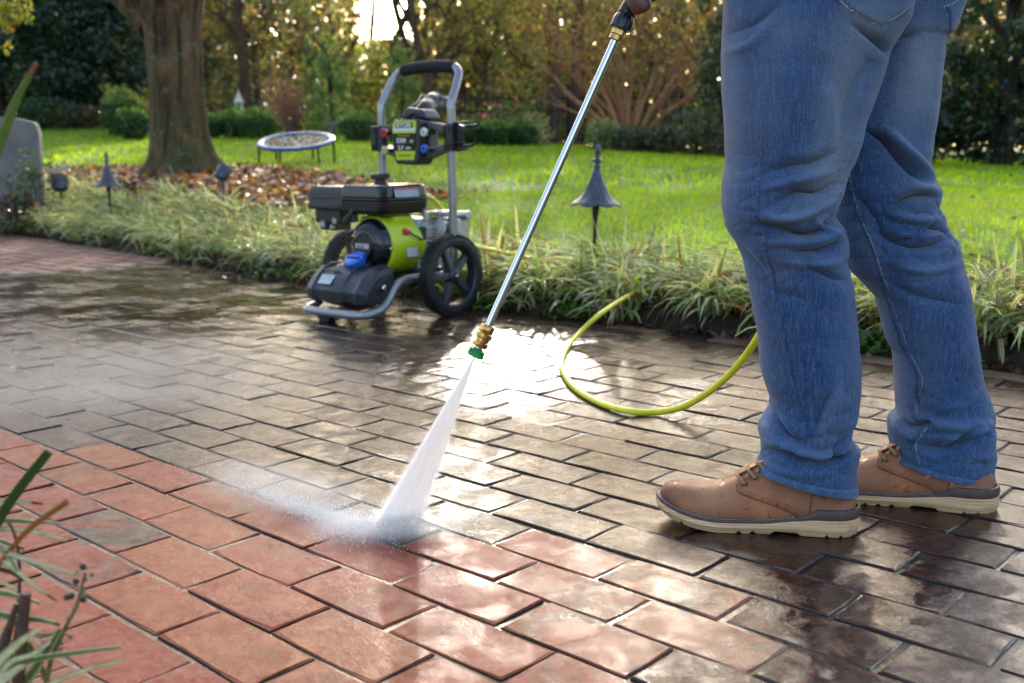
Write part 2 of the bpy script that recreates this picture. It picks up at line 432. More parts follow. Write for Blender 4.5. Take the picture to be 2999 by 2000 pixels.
# ------------------------------------------------------------------ blades, leaves
def blades(base, az, L, W, th0, th1, seg, cA, cB, tipc=None, across=2, twist=None):
    """arching strap leaves. base (n,3), az heading, th0->th1 angle from vertical; colours centre cA, margin cB, tip"""
    n = len(base); s = np.linspace(0, 1, seg+1); P = np.zeros((n, seg+1, 3)); P[:, 0] = base
    for i in range(1, seg+1):
        th = th0+(th1-th0)*(s[i]-.5/seg); d = L/seg
        P[:, i, 0] = P[:, i-1, 0]+np.sin(th)*np.cos(az)*d; P[:, i, 1] = P[:, i-1, 1]+np.sin(th)*np.sin(az)*d; P[:, i, 2] = P[:, i-1, 2]+np.cos(th)*d
    wd = np.stack([-np.sin(az), np.cos(az), np.zeros(n)], -1)
    if twist is not None: wd = wd*np.cos(twist)[:, None]+np.stack([np.zeros(n), np.zeros(n), np.ones(n)], -1)*np.sin(twist)[:, None]
    prof = np.array([.55]+[1]*(seg-1)+[.06]) if seg > 2 else np.linspace(1, .08, seg+1)
    prof = np.interp(s, np.linspace(0, 1, 5), [.5, .95, 1, .7, .04])
    ks = {2: (-1, 1), 3: (-1, 0, 1)}[across]
    V = np.stack([P+wd[:, None, :]*(k*.5*W[:, None, None]*prof[None, :, None]) for k in ks], 2)
    if across == 3: V[:, :, 1, 2] -= (W*.22)[:, None]
    m = across; idx = np.arange(n*(seg+1)*m).reshape(n, seg+1, m); Q = []
    for k in range(m-1): Q.append(np.stack([idx[:, :-1, k], idx[:, :-1, k+1], idx[:, 1:, k+1], idx[:, 1:, k]], -1).reshape(-1, 4))
    C = np.zeros((n, seg+1, m, 3)); C[:] = cB[:, None, None, :]
    if m == 3: C[:, :, 1, :] = cA[:, None, :]
    if tipc is not None:
        tw = np.clip((s-.82)/.15, 0, 1)[None, :, None, None]*tipc[:, None, None, None]
        C = C*(1-tw)+np.array([.20, .10, .045])*tw
    return V.reshape(-1, 3), np.concatenate(Q), C.reshape(-1, 3)
def vary(c, n, s=.25, h=.12):
    c = np.array(c); return np.clip(c[None]*(1+rng.normal(0, s, (n, 1)))*(1+rng.normal(0, h, (n, 3))), .003, .95)
def leaves(P, size, cols, tilt=1., aspect=.6, nbias=None):
    """one folded diamond (2 triangles) per leaf, freely turned"""
    n = len(P); a = rng.normal(0, 1, (n, 3)); a /= np.linalg.norm(a, axis=1)[:, None]
    b = rng.normal(0, 1, (n, 3)); 
    if tilt < 1: a[:, 2] *= tilt; a /= np.linalg.norm(a, axis=1)[:, None]; b[:, 2] *= tilt
    b -= a*(a*b).sum(1)[:, None]; b /= np.linalg.norm(b, axis=1)[:, None]; nn = np.cross(a, b)
    sz = (size*rng.uniform(.6, 1.3, n))[:, None] if np.isscalar(size) else size[:, None]
    V = np.stack([P-a*sz*.5, P+b*sz*.5*aspect+nn*sz*.08, P+a*sz*.5, P-b*sz*.5*aspect+nn*sz*.08], 1).reshape(-1, 3)
    i = np.arange(n)*4; Fs = np.concatenate([np.stack([i, i+1, i+2], -1), np.stack([i, i+2, i+3], -1)])
    return V, Fs, np.repeat(cols, 4, 0)
M_GRASS = leafmat('grass blade', .6, .6, 1.4, .12)
M_LIR = leafmat('strap leaf', .36, .42, 1.0, .5, (1.5, 1.45, .9))
M_LEAF = leafmat('tree leaf', .28, .5, 1.2, .7)
M_DRYLEAF = leafmat('fallen leaf', .38, .3, 1.0, .6)

# lawn
def lawn():
    Vs, Fs, Cs, off = [], [], [], 0
    for n, y0, y1, x0, x1, Lm, Wm in ((150000, 3.2, 8.5, -4.6, 4.6, .033, .0042), (110000, 8.5, 21, -8.5, 10, .045, .013)):
        y = y0+(y1-y0)*rng.random(n)**.9; x = x0+(x1-x0)*rng.random(n)
        s = proj_np(np.stack([x, y, terrain(x, y)], -1)); T = y-edge_y(x)
        k = (s[:, 0] > -200) & (s[:, 0] < 3200) & (T > .78+.1*np.sin(x*9)) & (rng.random(n) > litter_mask(x, y)*.97)
        k &= rng.random(n) < np.clip((.55+.5*np.sin(x*3.1+y*2.3)*np.sin(y*1.9-x*1.1))+.45, .35, 1)
        x, y = x[k], y[k]; n = len(x)
        base = np.stack([x, y, terrain(x, y)-.004], -1)
        pat = np.sin(x*1.3+y*.7)*np.sin(y*.9-x*.4)
        c = vary((.19, .32, .018), n, .18, .08)*(1+.18*pat)[:, None]; dr = rng.random(n) < .07; c[dr] = vary((.3, .27, .12), dr.sum())
        V, Q, C = blades(base, rng.uniform(0, 6.283, n), Lm*rng.uniform(.5, 1.4, n), Wm*rng.uniform(.7, 1.2, n), rng.uniform(0, .35, n), rng.uniform(.3, 1.3, n), 2, c, c)
        Vs.append(V); Fs.append(Q+off); Cs.append(C); off += len(V)
    o = npmesh('lawn_grass', np.concatenate(Vs), np.concatenate(Fs), M_GRASS, col=np.concatenate(Cs))
    tag(o, 'short bright green lawn grass behind the strap leaf border', 'grass', kind='stuff')
lawn()

# border of variegated strap leaves
def border():
    Vs, Fs, Cs, off = [], [], [], 0
    r = rng
    cl = []
    for x in np.arange(-5.4, 2.6, .105):
        for t, jit in ((.17, .04), (.34, .06), (.52, .06), (.68, .05)):
            cl.append((x+r.normal(0, .04), t+r.normal(0, jit)))
    for (x, t) in cl:
        # t is measured square to the edge; the edge runs at about 45 degrees
        yy = float(edge_y(x)); sl = float(edge_y(x+.05)-edge_y(x-.05))/.1; nrm = np.array([-sl, 1.])/math.hypot(sl, 1)
        px, py = x+nrm[0]*t*.9, yy+nrm[1]*t*.9
        n = 52
        base = np.stack([px+r.normal(0, .035, n), py+r.normal(0, .035, n), np.zeros(n)], -1); base[:, 2] = terrain(base[:, 0], base[:, 1])
        base[:, 2] = np.maximum(base[:, 2], 0)
        out = math.atan2(-nrm[1], -nrm[0])
        az = np.where(r.random(n) < .45, out+r.normal(0, .8, n), r.uniform(0, 6.283, n))
        L = r.uniform(.15, .33, n)*(.95 if t > .25 else .85); W = r.uniform(.008, .0135, n)*(1.25 if x > -.5 else 1); L = L*(1.12 if x > -.5 else 1)
        th0 = np.abs(r.normal(.25, .2, n)); th1 = th0+r.uniform(1.3, 2.5, n)
        up = r.random(n) < .045; th1[up] = th0[up]+r.uniform(.1, .5, up.sum())
        cA = vary((.22, .29, .10), n, .3); cB = vary((.76, .75, .47), n, .14)
        k = r.random(n) < .30; cB[k] = vary((.22, .32, .09), k.sum(), .3)
        br = r.random(n) < .10; cA[br] = vary((.20, .10, .05), br.sum()); cB[br] = vary((.26, .15, .08), br.sum())
        V, Q, C = blades(base, az, L, W, th0, th1, 5, cA, cB, (r.random(n) < .45).astype(float), 3, r.normal(0, .4, n))
        V[:, 2] = np.maximum(V[:, 2], .004+r.random(len(V))*.003)
        Vs.append(V); Fs.append(Q+off); Cs.append(C); off += len(V)
    o = npmesh('strap_leaf_border', np.concatenate(Vs), np.concatenate(Fs), M_LIR, col=np.concatenate(Cs))
    tag(o, 'cream and green strap leaf ground cover along the far side of the bricks', 'ground cover', kind='stuff')
    # dead brown blades and mulch under them
    n = 5200; x = r.uniform(-4.6, 1.9, n); T = r.uniform(.0, .55, n)
    y = edge_y(x)+T; z = terrain(x, y)+r.uniform(.004, .03, n)
    V, Fs_, C = leaves(np.stack([x, y, np.maximum(z, .006)], -1), .05, vary((.075, .035, .02), n, .45), .35, .35)
    tag(npmesh('bed_mulch', V, Fs_, M_DRYLEAF, col=C), 'dark brown mulch and dead leaves at the foot of the border', 'mulch', kind='stuff')
    # small weeds on the edge
    W_, F_, C_, off = [], [], [], 0
    for (sx, sy, rr) in ((1700, 905, .07), (1420, 880, .1), (2560, 1000, .09), (880, 800, .12), (2750, 1050, .05)):
        p = gp(sx, sy, .03); n = 260
        P = np.stack([p.x+r.normal(0, rr, n), p.y+r.normal(0, rr*.7, n), np.abs(r.normal(.03, .02, n))+.005], -1)
        V, Fs_, C = leaves(P, .022, vary((.06, .16, .02), n), .6, .8); W_.append(V); F_.append(Fs_+off); C_.append(C); off += len(V)
    tag(npmesh('weeds', np.concatenate(W_), np.concatenate(F_), M_LEAF, col=np.concatenate(C_)), 'small bright green weeds at the edge of the bricks', 'weeds', kind='stuff')
border()
def litter():
    n = 16000; x = rng.uniform(-5.2, .4, n); y = rng.uniform(6.5, 11, n)
    k = rng.random(n) < litter_mask(x, y); x, y = x[k], y[k]; m = 520
    x = np.concatenate([x, rng.uniform(-6, 8, m)]); y = np.concatenate([y, 4.2+rng.random(m)**1.3*13])
    k = y-edge_y(x) > .75; x, y = x[k], y[k]; n = len(x)
    c = vary((.17, .085, .045), n, .4); q = rng.random(n); c[q < .24] = vary((.42, .15, .03), (q < .24).sum(), .3); c[q > .78] = vary((.42, .28, .17), (q > .78).sum(), .3)
    P = np.stack([x, y, terrain(x, y)+rng.uniform(.01, .05, n)], -1)
    V, Fs_, C = leaves(P, np.where(litter_mask(x, y) > .3, .07, .034)*rng.uniform(.6, 1.3, n), c, .45, .75)
    tag(npmesh('fallen_leaves', V, Fs_, M_DRYLEAF, col=C), 'orange and brown fallen leaves under the big tree and across the lawn', 'fallen leaves', kind='stuff')
litter()

# ================================================================== TREES AND SHRUBS
M_BARK = {}
def bark(name, a, b, moss=0., vs=18):
    if name in MATS: return MATS[name]
    t = NT(name); co = t.n('TexCoord').outputs['Object']
    st = t.noise(1, 6, .7, t.mapping(co, (vs, vs, vs*.16)), 1.2); n = t.noise(6, 4, .6, co)
    c = t.mix(t.ramp(st, .35, .65), a, b)
    if moss:
        mz = t.n('SeparateXYZ'); t.l(co, mz.inputs[0])
        mm = t.math('MULTIPLY', t.ramp(t.noise(4.2, 5, .65, co, .5), .36, .56), moss)
        low = t.ramp(mz.outputs[2], 1.5, .05, .25, 1.)
        c = t.mix(t.math('MULTIPLY', mm, low), c, (.055, .065, .012))
        lich = t.math('MULTIPLY', t.ramp(t.noise(9, 5, .7, co, 1.), .56, .66), .75)
        c = t.mix(lich, c, (.19, .20, .13))
    MATS[name] = t.done(t.bsdf(c, .85, 0, t.bump(st, 1., .09 if moss else .03), .3)); return MATS[name]
B_OAK = bark('oak bark', (.030, .016, .009), (.24, .125, .065), .8, 9)
B_DARK = bark('dark bark', (.02, .015, .01), (.07, .05, .035))
B_BROWN = bark('brown bark', (.06, .03, .018), (.16, .085, .05))
B_MYRTLE = bark('smooth cinnamon bark', (.26, .10, .045), (.50, .24, .12), 0, 8)
def limb(mb, p, d, L, r, depth, rr, spread=.5, up=.25, tips=None, n=7, nseg=4):
    pts = [Vector(p)]; dr = Vector(d).normalized(); rs = [r]
    for i in range(nseg):
        dr = (dr+Vector((rr.gauss(0, .13), rr.gauss(0, .13), rr.gauss(up*.12, .06)))).normalized(); pts.append(pts[-1]+dr*L/nseg); rs.append(r*(1-.5*(i+1)/nseg))
    mb.tube(pts, rs, n if depth > 1 else 5)
    if tips is not None: tips += [pts[-1], pts[-2]]
    if depth > 0:
        for k in range(rr.randint(2, 3)):
            j = rr.randint(max(1, nseg-2), nseg); a = rr.uniform(0, 6.28)
            nd = (dr+Vector((math.cos(a), math.sin(a), up))*spread).normalized()
            limb(mb, pts[j], nd, L*rr.uniform(.55, .8), rs[j]*.7, depth-1, rr, spread, up, tips, n, nseg)
def blob(n, c, r, hollow=.55, lump=6, seed=None):
    """leaf points in a lumpy ellipsoid crown: clusters with gaps between"""
    k = max(4, lump); d = rng.normal(0, 1, (k, 3)); d /= np.linalg.norm(d, axis=1)[:, None]
    cc = d*rng.uniform(hollow, .95, (k, 1)); w_ = rng.integers(0, k, n); q = rng.normal(0, 1, (n, 3)); q /= np.linalg.norm(q, axis=1)[:, None]
    rad = rng.uniform(.12, .42, k)
    P = cc[w_]+q*(rad[w_]*rng.random(n)**.4)[:, None]
    return P*np.array(r)+np.array(c)
def foliage(name, parent, blobs, n, size, colour, var=.3, mat=None, mix=None, lump=26, aspect=.6):
    tot = sum(b[1][0]*b[1][1]*b[1][2] for b in blobs)**(2/3) if 0 else sum((b[1][0]*b[1][2]) for b in blobs)
    P = np.concatenate([blob(max(20, int(n*b[1][0]*b[1][2]/tot)), b[0], b[1], lump=lump) for b in blobs]); m = len(P)
    c = vary(colour, m, var, .15)
    for cc, fr in (mix or []):
        k = rng.random(m) < fr; c[k] = vary(cc, k.sum(), .25)
    V, Fs_, C = leaves(P, size, c, 1, aspect)
    return npmesh(name, V, Fs_, mat or M_LEAF, parent, C)
def tree(label, x, y, h, crown, n, size, colour, trunk_r=.1, barkm=None, name='tree', cat='tree', mix=None, group=None, var=.3, lean=(0, 0), depth=2, trunk_h=None, lump=26, seed=1, spread=.55):
    z = float(terrain(x, y)); root = empty(name, (x, y, z), 0, label, cat, group); rr = random.Random(seed)
    mb = MB(); th = trunk_h or h*.45; tips = []
    pts = spline([(0, 0, -.1), (lean[0]*.3, lean[1]*.3, th*.35), (lean[0], lean[1], th)], 4)
    mb.tube(pts, [trunk_r*(1.25-.6*i/(len(pts)-1)) for i in range(len(pts))], 10)
    for k in range(5):
        a = k*1.26+rr.uniform(0, .8); limb(mb, pts[-1-(k % 3)], (math.cos(a)*.7, math.sin(a)*.7, 1), h*.28, trunk_r*.5, depth, rr, spread, .3, tips)
    mb.build('trunk', barkm or B_DARK, root, smooth=True)
    foliage('crown', root, crown, n, size, colour, var, None, mix, lump)
    return root
def shrub(label, x, y, rx, rz, n, size, colour, mix=None, group=None, name='shrub', cat='shrub', ry=None, sink=0., var=.3, top=None, lump=30):
    z = float(terrain(x, y))-sink; root = empty(name, (x, y, z), 0, label, cat, group); rr = random.Random(int(x*100))
    mb = MB()
    for k in range(6):
        a = k*1.05; mb.tube([(0, 0, -.02), (math.cos(a)*rx*.25, math.sin(a)*rx*.25, rz*.9), (math.cos(a)*rx*.5, math.sin(a)*rx*.5, rz*1.5)], [.02, .014, .006], 5)
    mb.build('stems', B_DARK, root)
    ry = ry or rx
    P = rng.normal(0, 1, (n, 3)); P /= np.linalg.norm(P, axis=1)[:, None]
    u = np.arctan2(P[:, 1], P[:, 0]); lumpy = 1+.09*np.sin(3*u+P[:, 2]*4+x)+.07*np.sin(7*u-P[:, 2]*6+x*2)
    P = P*(rng.uniform(.72, 1.0, n)*lumpy)[:, None]*np.array([rx, ry, rz])+np.array([0, 0, rz*.93])
    P[:, 2] = np.abs(P[:, 2]); c = vary(colour, n, var)
    for cc, fr in (mix or []):
        k = rng.random(n) < fr; c[k] = vary(cc, k.sum(), .25)
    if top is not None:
        k = (P[:, 2] > rz*1.25) & (rng.random(n) < .6); c[k] = vary(top, k.sum(), .25)  # sunlight on the bush top put into paler leaf colour
    V, Fs_, C = leaves(P, size, c); npmesh('foliage', V, Fs_, M_LEAF, root, C)
    return root
def X(dx, y): return (dx*DP-1499.5)/F*y*1.0
# ---- the big trunk
TRX, TRY = dat(418, 380, 9.4).x, 9.4
def big_tree():
    z0 = float(terrain(TRX, TRY))-.05
    root = empty('oak_tree', (TRX, TRY, z0), 0, 'large mossy tree trunk standing in fallen leaves, its bark patched with lichen', 'tree')
    prof = [(392, 318, 536), (384, 328, 515), (372, 336, 500), (350, 343, 488), (320, 346, 478), (280, 346, 470), (230, 345, 466), (180, 342, 463), (120, 339, 461), (70, 334, 461), (35, 322, 463), (5, 300, 467), (-40, 262, 476)]
    rings = []; N = 40
    for i, (yy, l, r_) in enumerate(prof):
        a = dat(l, yy, TRY); b = dat(r_, yy, TRY); cx = (a.x+b.x)/2-TRX; rad = (b.x-a.x)/2; z = a.z-z0; ring = []
        fl = max(0, (1-i/4.5))
        for k in range(N):
            an = 2*math.pi*k/N; q = 1+.035*math.sin(3*an+i*.25)+.03*math.sin(7*an+1+i*.12)+.012*math.sin(15*an+i)+fl*.09*math.sin(5*an+.6)
            ring.append(Vector((cx+rad*q*math.cos(an), rad*q*math.sin(an), z)))
        rings.append(ring)
    rings.insert(0, [Vector((p.x*1.08, p.y*1.08, p.z-.35)) for p in rings[0]])
    mb = MB(); mb.loft(rings); t = mb.build('trunk', B_OAK, root, smooth=True)
    s = t.modifiers.new('s', 'SUBSURF'); s.levels = s.render_levels = 2
    mb = MB(); rr = random.Random(3); tips = []
    a = dat(352, 55, TRY); b = dat(420, -45, TRY)
    for p, d, r0 in ((a, (-.72, .05, .8), .15), (b, (.15, -.1, 1), .22)):
        p = p-Vector((TRX, 0, z0)); p.y = 0
        limb(mb, p+Vector((0, 0, .0)), d, 2.6, r0, 3, rr, .6, .3, tips, 10, 5)
    mb.build('limb', B_OAK, root, smooth=True)
    bl = [((p.x, p.y, p.z), (.55, .55, .35)) for p in tips[::7]]
    foliage('crown', root, bl, 2600, .08, (.20, .20, .03), .3, None, [((.4, .2, .03), .4)], 8)
big_tree()

G = 'clipped boxwood bushes along the back of the lawn'
# ---- left background
tree('dark evergreen tree filling the far left behind the stone slab', X(30, 21), 21, 7, [((0, 0, 1.7), (1.9, 1.4, 1.9)), ((-.4, 0, 3.6), (1.6, 1.3, 1.8)), ((.9, -.3, .8), (1.2, .9, .9))], 15000, .13, (.032, .066, .038), .14, seed=2, var=.4)
tree('dark blue green evergreen tree just left of the big trunk', X(235, 22), 22, 6, [((0, 0, 1.6), (1.5, 1.3, 1.6)), ((.1, 0, 3.1), (1.2, 1.2, 1.5)), ((.5, -.3, .7), (1.0, .9, .8))], 13000, .12, (.030, .062, .042), .13, seed=3, var=.4)
shrub('low dark green shrub between the slab and the clipped bushes', X(130, 19.5), 19.5, .62, .28, 1500, .07, (.03, .07, .02))
shrub('low reddish green shrub left of the clipped bushes', X(205, 19.8), 19.8, .55, .22, 1200, .07, (.07, .06, .025), [((.14, .06, .03), .3)])
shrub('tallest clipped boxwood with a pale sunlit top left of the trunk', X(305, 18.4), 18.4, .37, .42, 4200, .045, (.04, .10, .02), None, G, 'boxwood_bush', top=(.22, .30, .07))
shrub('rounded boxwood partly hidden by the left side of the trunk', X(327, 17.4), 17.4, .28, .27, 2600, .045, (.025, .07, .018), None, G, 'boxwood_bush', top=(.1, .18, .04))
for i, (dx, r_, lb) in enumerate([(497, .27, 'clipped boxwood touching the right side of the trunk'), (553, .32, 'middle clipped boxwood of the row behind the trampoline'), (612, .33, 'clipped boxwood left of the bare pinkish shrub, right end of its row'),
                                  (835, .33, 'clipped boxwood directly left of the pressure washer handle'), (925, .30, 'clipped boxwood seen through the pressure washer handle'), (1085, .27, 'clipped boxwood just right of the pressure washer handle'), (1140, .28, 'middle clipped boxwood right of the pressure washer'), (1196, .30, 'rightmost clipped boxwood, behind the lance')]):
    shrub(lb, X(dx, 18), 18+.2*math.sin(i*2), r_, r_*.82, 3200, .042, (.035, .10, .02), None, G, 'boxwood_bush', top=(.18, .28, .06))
# ---- centre background
for dx, yy, lb, rad, hh in ((775, 21, 'feathery light green conifer left of the pressure washer handle', .42, 1.9), (735, 22.5, 'narrow yellow green conifer behind the trampoline', .28, 1.75), (935, 23, 'soft grey green conifer seen behind the pressure washer handle', .55, 2.1)):
    tree(lb, X(dx, yy), yy, hh, [((0, 0, .55), (rad, rad, .6)), ((0, 0, 1.05), (rad*.85, rad*.85, .6)), ((0, 0, 1.5), (rad*.6, rad*.6, .5))], 5200, .06, (.22, .33, .11), .05, seed=int(dx), name='conifer', lump=18, mix=[((.3, .34, .12), .2)], trunk_h=1.4)
def bare_shrub(label, x, y, n, L, col_bark, leafn=0, lc=(.3, .12, .08), seed=1, spread=.8, r=.008, name='bare_shrub'):
    z = float(terrain(x, y)); root = empty(name, (x, y, z), 0, label, 'shrub'); rr = random.Random(seed); mb = MB(); tips = []
    for k in range(n):
        a = rr.uniform(0, 6.28); s_ = rr.uniform(.1, spread); limb(mb, (rr.gauss(0, .06), rr.gauss(0, .06), -.03), (math.cos(a)*s_, math.sin(a)*s_, 1), L*rr.uniform(.6, 1), r, 2, rr, .6, .4, tips, 4, 3)
    mb.build('twigs', col_bark, root)
    if leafn:
        T_ = np.array([tuple(p) for p in tips]); P = T_[rng.integers(0, len(T_), leafn)]+rng.normal(0, .09, (leafn, 3))
        V, Fs_, C = leaves(P, .05, vary(lc, leafn, .3)); npmesh('foliage', V, Fs_, M_LEAF, root, C)
    return root
B_PINK = bark('pinkish twigs', (.16, .08, .06), (.32, .18, .14))
bare_shrub('bare pinkish brown shrub behind the trampoline', X(675, 20.5), 20.5, 26, .75, B_PINK, 1500, (.28, .15, .11), 5)
bare_shrub('loose twiggy shrub with a few pale leaves right of the lance', X(1235, 18.6), 18.6, 12, .35, B_BROWN, 700, (.28, .30, .18), 8)
sh = shrub('leafy shrub with a few pink blooms behind the clipped bushes', X(1175, 20.5), 20.5, .55, .42, 1600, .06, (.06, .12, .03), [((.25, .28, .1), .15)])
n = 26; P = rng.normal(0, 1, (n, 3)); P /= np.linalg.norm(P, axis=1)[:, None]; P = P*[.5, .5, .42]+[0, 0, .45]; P[:, 1] = -np.abs(P[:, 1])
V, Fs_, C = leaves(P, .09, vary((.75, .12, .25), n, .15), 1, .9); tag(npmesh('blooms', V, Fs_, M_LEAF, sh, C), kind='stuff')
# iron fence
def fence():
    m = simple('black iron', (.012, .012, .013), .5, .6); y = 23.0; x0, x1 = X(1050, y), X(1560, y); z = float(terrain((x0+x1)/2, y))
    root = empty('iron_fence', ((x0+x1)/2, y, z), 0, 'black iron picket fence in shade behind the clipped bushes and the lance', 'fence')
    for zz in (.12, .72, .98):
        MB().box((0, 0, zz), (x1-x0, .03, .035)).build('rail', m, root)
    k = int((x1-x0)/.115); pick = None
    mb = MB(); mb.box((0, 0, .54), (.018, .018, 1.08)); mb.cyl((0, 0, 1.08), (0, 0, 1.15), .014, 4, .001); pick = mb.build('picket', m, root); pick.location.x = -(x1-x0)/2
    for i in range(1, k):
        o = pick.copy(); COL.objects.link(o); o.parent = root; o.location.x = -(x1-x0)/2+i*.115
    for q in (0, .5, 1):
        mb = MB(); mb.box((0, 0, .6), (.07, .07, 1.2)); mb.lathe([(.02, 0), (.045, .03), (.02, .07), (.002, .09)], 8, (0, 0, 1.2)); o = mb.build('post', m, root); o.location.x = -(x1-x0)/2+q*(x1-x0)
fence()
# crepe myrtle with many stems
def myrtle():
    y = 19.5; x = X(1437, y); z = float(terrain(x, y)); root = empty('crepe_myrtle', (x, y, z), 0, 'many stemmed crepe myrtle with smooth cinnamon trunks fanning out of one base', 'tree')
    rr = random.Random(11); mb = MB(); tips = []
    tg = [(-.9, .95), (-.6, 1.1), (-.42, .8), (-.2, 1.2), (-.05, .7), (.12, 1.1), (.3, .8), (.5, 1.05), (.75, .9), (1.0, 1.0), (-1.3, .8), (1.3, .75)]
    for i, (sx_, L_) in enumerate(tg):
        b = Vector((sx_*.17+rr.gauss(0, .02), rr.uniform(-.12, .12), -.05)); e = b+Vector((sx_*.75, rr.uniform(-.4, .4), 1.0*L_+.25))
        m_ = b.lerp(e, .45)+Vector((-sx_*.12, 0, .05)); r0 = rr.uniform(.038, .06)
        pts = spline([b, m_, e], 4); mb.tube(pts, [r0*(1-.4*k/(len(pts)-1)) for k in range(len(pts))], 8)
        for k in range(3):
            d = (e-m_).normalized()+Vector((rr.gauss(0, .4), rr.gauss(0, .4), rr.gauss(0, .15)))
            limb(mb, pts[-1-k*2], d, 1.1, r0*.45, 3, rr, .45, .35, tips, 6, 3)
    mb.build('trunk', B_MYRTLE, root, smooth=True)
    T_ = np.array([tuple(p) for p in tips]); n = 4200; P = T_[rng.integers(0, len(T_), n)]+rng.normal(0, .12, (n, 3))
    c = vary((.45, .33, .06), n, .3); k = rng.random(n) < .3; c[k] = vary((.45, .2, .06), k.sum()); k = rng.random(n) < .25; c[k] = vary((.2, .24, .06), k.sum())
    V, Fs_, C = leaves(P, .055, c); npmesh('crown', V, Fs_, M_LEAF, root, C)
myrtle()
# leaning brown trunks behind the handle
for (d0, d1, yy, r_, lb, sd_) in (((1000, 250), (955, 0), 25, .10, 'leaning brown trunk rising above the pressure washer handle', 4), ((1060, 250), (1040, 0), 27, .16, 'straight brown trunk right of the pressure washer handle', 6), ((560, 250), (548, 0), 25, .12, 'slim dark trunk above the bird feeder', 9), ((1265, 250), (1275, 0), 26, .17, 'brown trunk between the lance and the clipped bushes', 12), ((1530, 250), (1545, 0), 27, .2, 'pale brown trunk behind the crepe myrtle', 13)):
    a = dat(*d0, yy); b = dat(*d1, yy); z = float(terrain(a.x, yy)); root = empty('bare_tree', (a.x, yy, z), 0, lb, 'tree'); rr = random.Random(sd_)
    mb = MB(); tips = []; dv = (b-a); dv = dv/dv.z; top = Vector((dv.x*3.4, 0, 3.4))
    mb.tube(spline([(-dv.x*.3, 0, -.1), (dv.x*1.2+.04, 0, 1.2), (dv.x*2.3-.03, 0, 2.3), top], 4), [r_*(1.15-.45*i/12) for i in range(13)], 9)
    for k in range(7):
        an = rr.uniform(0, 6.28); hz = rr.uniform(1.3, 3.4); limb(mb, (dv.x*hz, 0, hz), (math.cos(an), math.sin(an)*.6, .6), 1.3, r_*.33, 3, rr, .6, .2, tips, 5, 3)
    mb.build('trunk', B_BROWN, root, smooth=True)
    T_ = np.array([tuple(p) for p in tips]); n = 1700; P = T_[rng.integers(0, len(T_), n)]+rng.normal(0, .14, (n, 3)); c = vary((.35, .25, .06), n, .35); k = rng.random(n) < .4; c[k] = vary((.16, .2, .05), k.sum())
    V, Fs_, C = leaves(P, .075, c); npmesh('crown', V, Fs_, M_LEAF, root, C)
# added pine: its unseen high crown is shaped to block low sun from the near bricks
def shade_pine():
    y = 27.; x = 1.6; z = float(terrain(x, y)); root = empty('added_shade_pine', (x, y, z), 0, 'pine added just left of the crepe myrtle, its unseen crown shading the near bricks', 'tree'); rr = random.Random(21); mb = MB(); tips = []
    mb.tube(spline([(0, 0, -.1), (.1, 0, 4), (0, .1, 8), (.1, 0, 12)], 4), [.17-.008*i for i in range(13)], 9)
    for k in range(26): a = rr.uniform(0, 6.28); hz = rr.uniform(8.2, 11.6); limb(mb, (.05, .05, hz), (math.cos(a), math.sin(a), .15), 2.6, .05, 2, rr, .5, .1, tips, 5, 4)
    mb.build('trunk', B_BROWN, root, smooth=True)
    n = 34000; cc = np.stack([rng.uniform(-4.2, 4.0, 330), rng.uniform(-1.8, 1.8, 330), rng.uniform(8.56, 11.8, 330)], -1); w_ = rng.integers(0, 330, n)
    P = cc[w_]+rng.normal(0, 1, (n, 3))*np.array([.30, .30, .16]); k = P[:, 2] > 8.3+.25*np.sin(P[:, 0]*2); P = P[k]; V, Fs_, C = leaves(P, .13, vary((.06, .10, .04), len(P), .3)); npmesh('crown', V, Fs_, M_LEAF, root, C)
shade_pine()
# middle distance trees
mid = [(400, 27, 1.5, (.30, .20, .05), 'yellow leaved tree behind the big trunk'), (500, 29, 1.6, (.05, .085, .05), 'dark green tree right of the big trunk'), (610, 26, 1.3, (.16, .12, .06), 'thin brown leaved tree above the trampoline'),
       (690, 30, 1.7, (.06, .085, .04), 'olive green tree behind the bare shrub'), (800, 32, 1.3, (.24, .27, .08), 'yellow green tree under the brightest gap of sky'), (1010, 30, 1.5, (.20, .17, .05), 'olive brown tree behind the pressure washer handle'),
       (1120, 26, 1.5, (.30, .24, .07), 'golden tree right of the pressure washer handle'), (1230, 29, 1.6, (.22, .19, .06), 'olive gold tree beside the lance'), (1340, 31, 1.7, (.30, .20, .05), 'amber tree left of the crepe myrtle'),
       (1500, 29, 1.7, (.26, .18, .05), 'bronze tree behind the crepe myrtle'), (1620, 27, 1.6, (.13, .13, .06), 'dull green tree behind the glossy evergreen shrub'), (1800, 29, 1.8, (.05, .08, .035), 'dark tree behind the jeans'), (2080, 27, 1.8, (.09, .09, .03), 'dusky tree between the jeans and the right hand evergreen')]
for i, (dx, yy, r_, c_, lb) in enumerate(mid):
    c_ = tuple(min(.7, q*1.7) for q in c_)
    hi = [((0, 0, 3.4), (r_*1.2, r_, 1.3))] if not 760 < dx < 960 else []
    if dx == 1010: hi = [((.7, 0, 3.2), (.9, r_, 1.0))]
    tree(lb, X(dx, yy), yy, 4.6, [((0, 0, 1.0), (r_, r_*.8, 1.0)), ((.2, 0, 2.1), (r_*.95, r_*.8, .9))]+hi, 4200, .115, c_, .09, B_BROWN, mix=[((.42, .32, .09), .10), ((.10, .14, .05), .30)], seed=20+i, depth=2, lump=34)
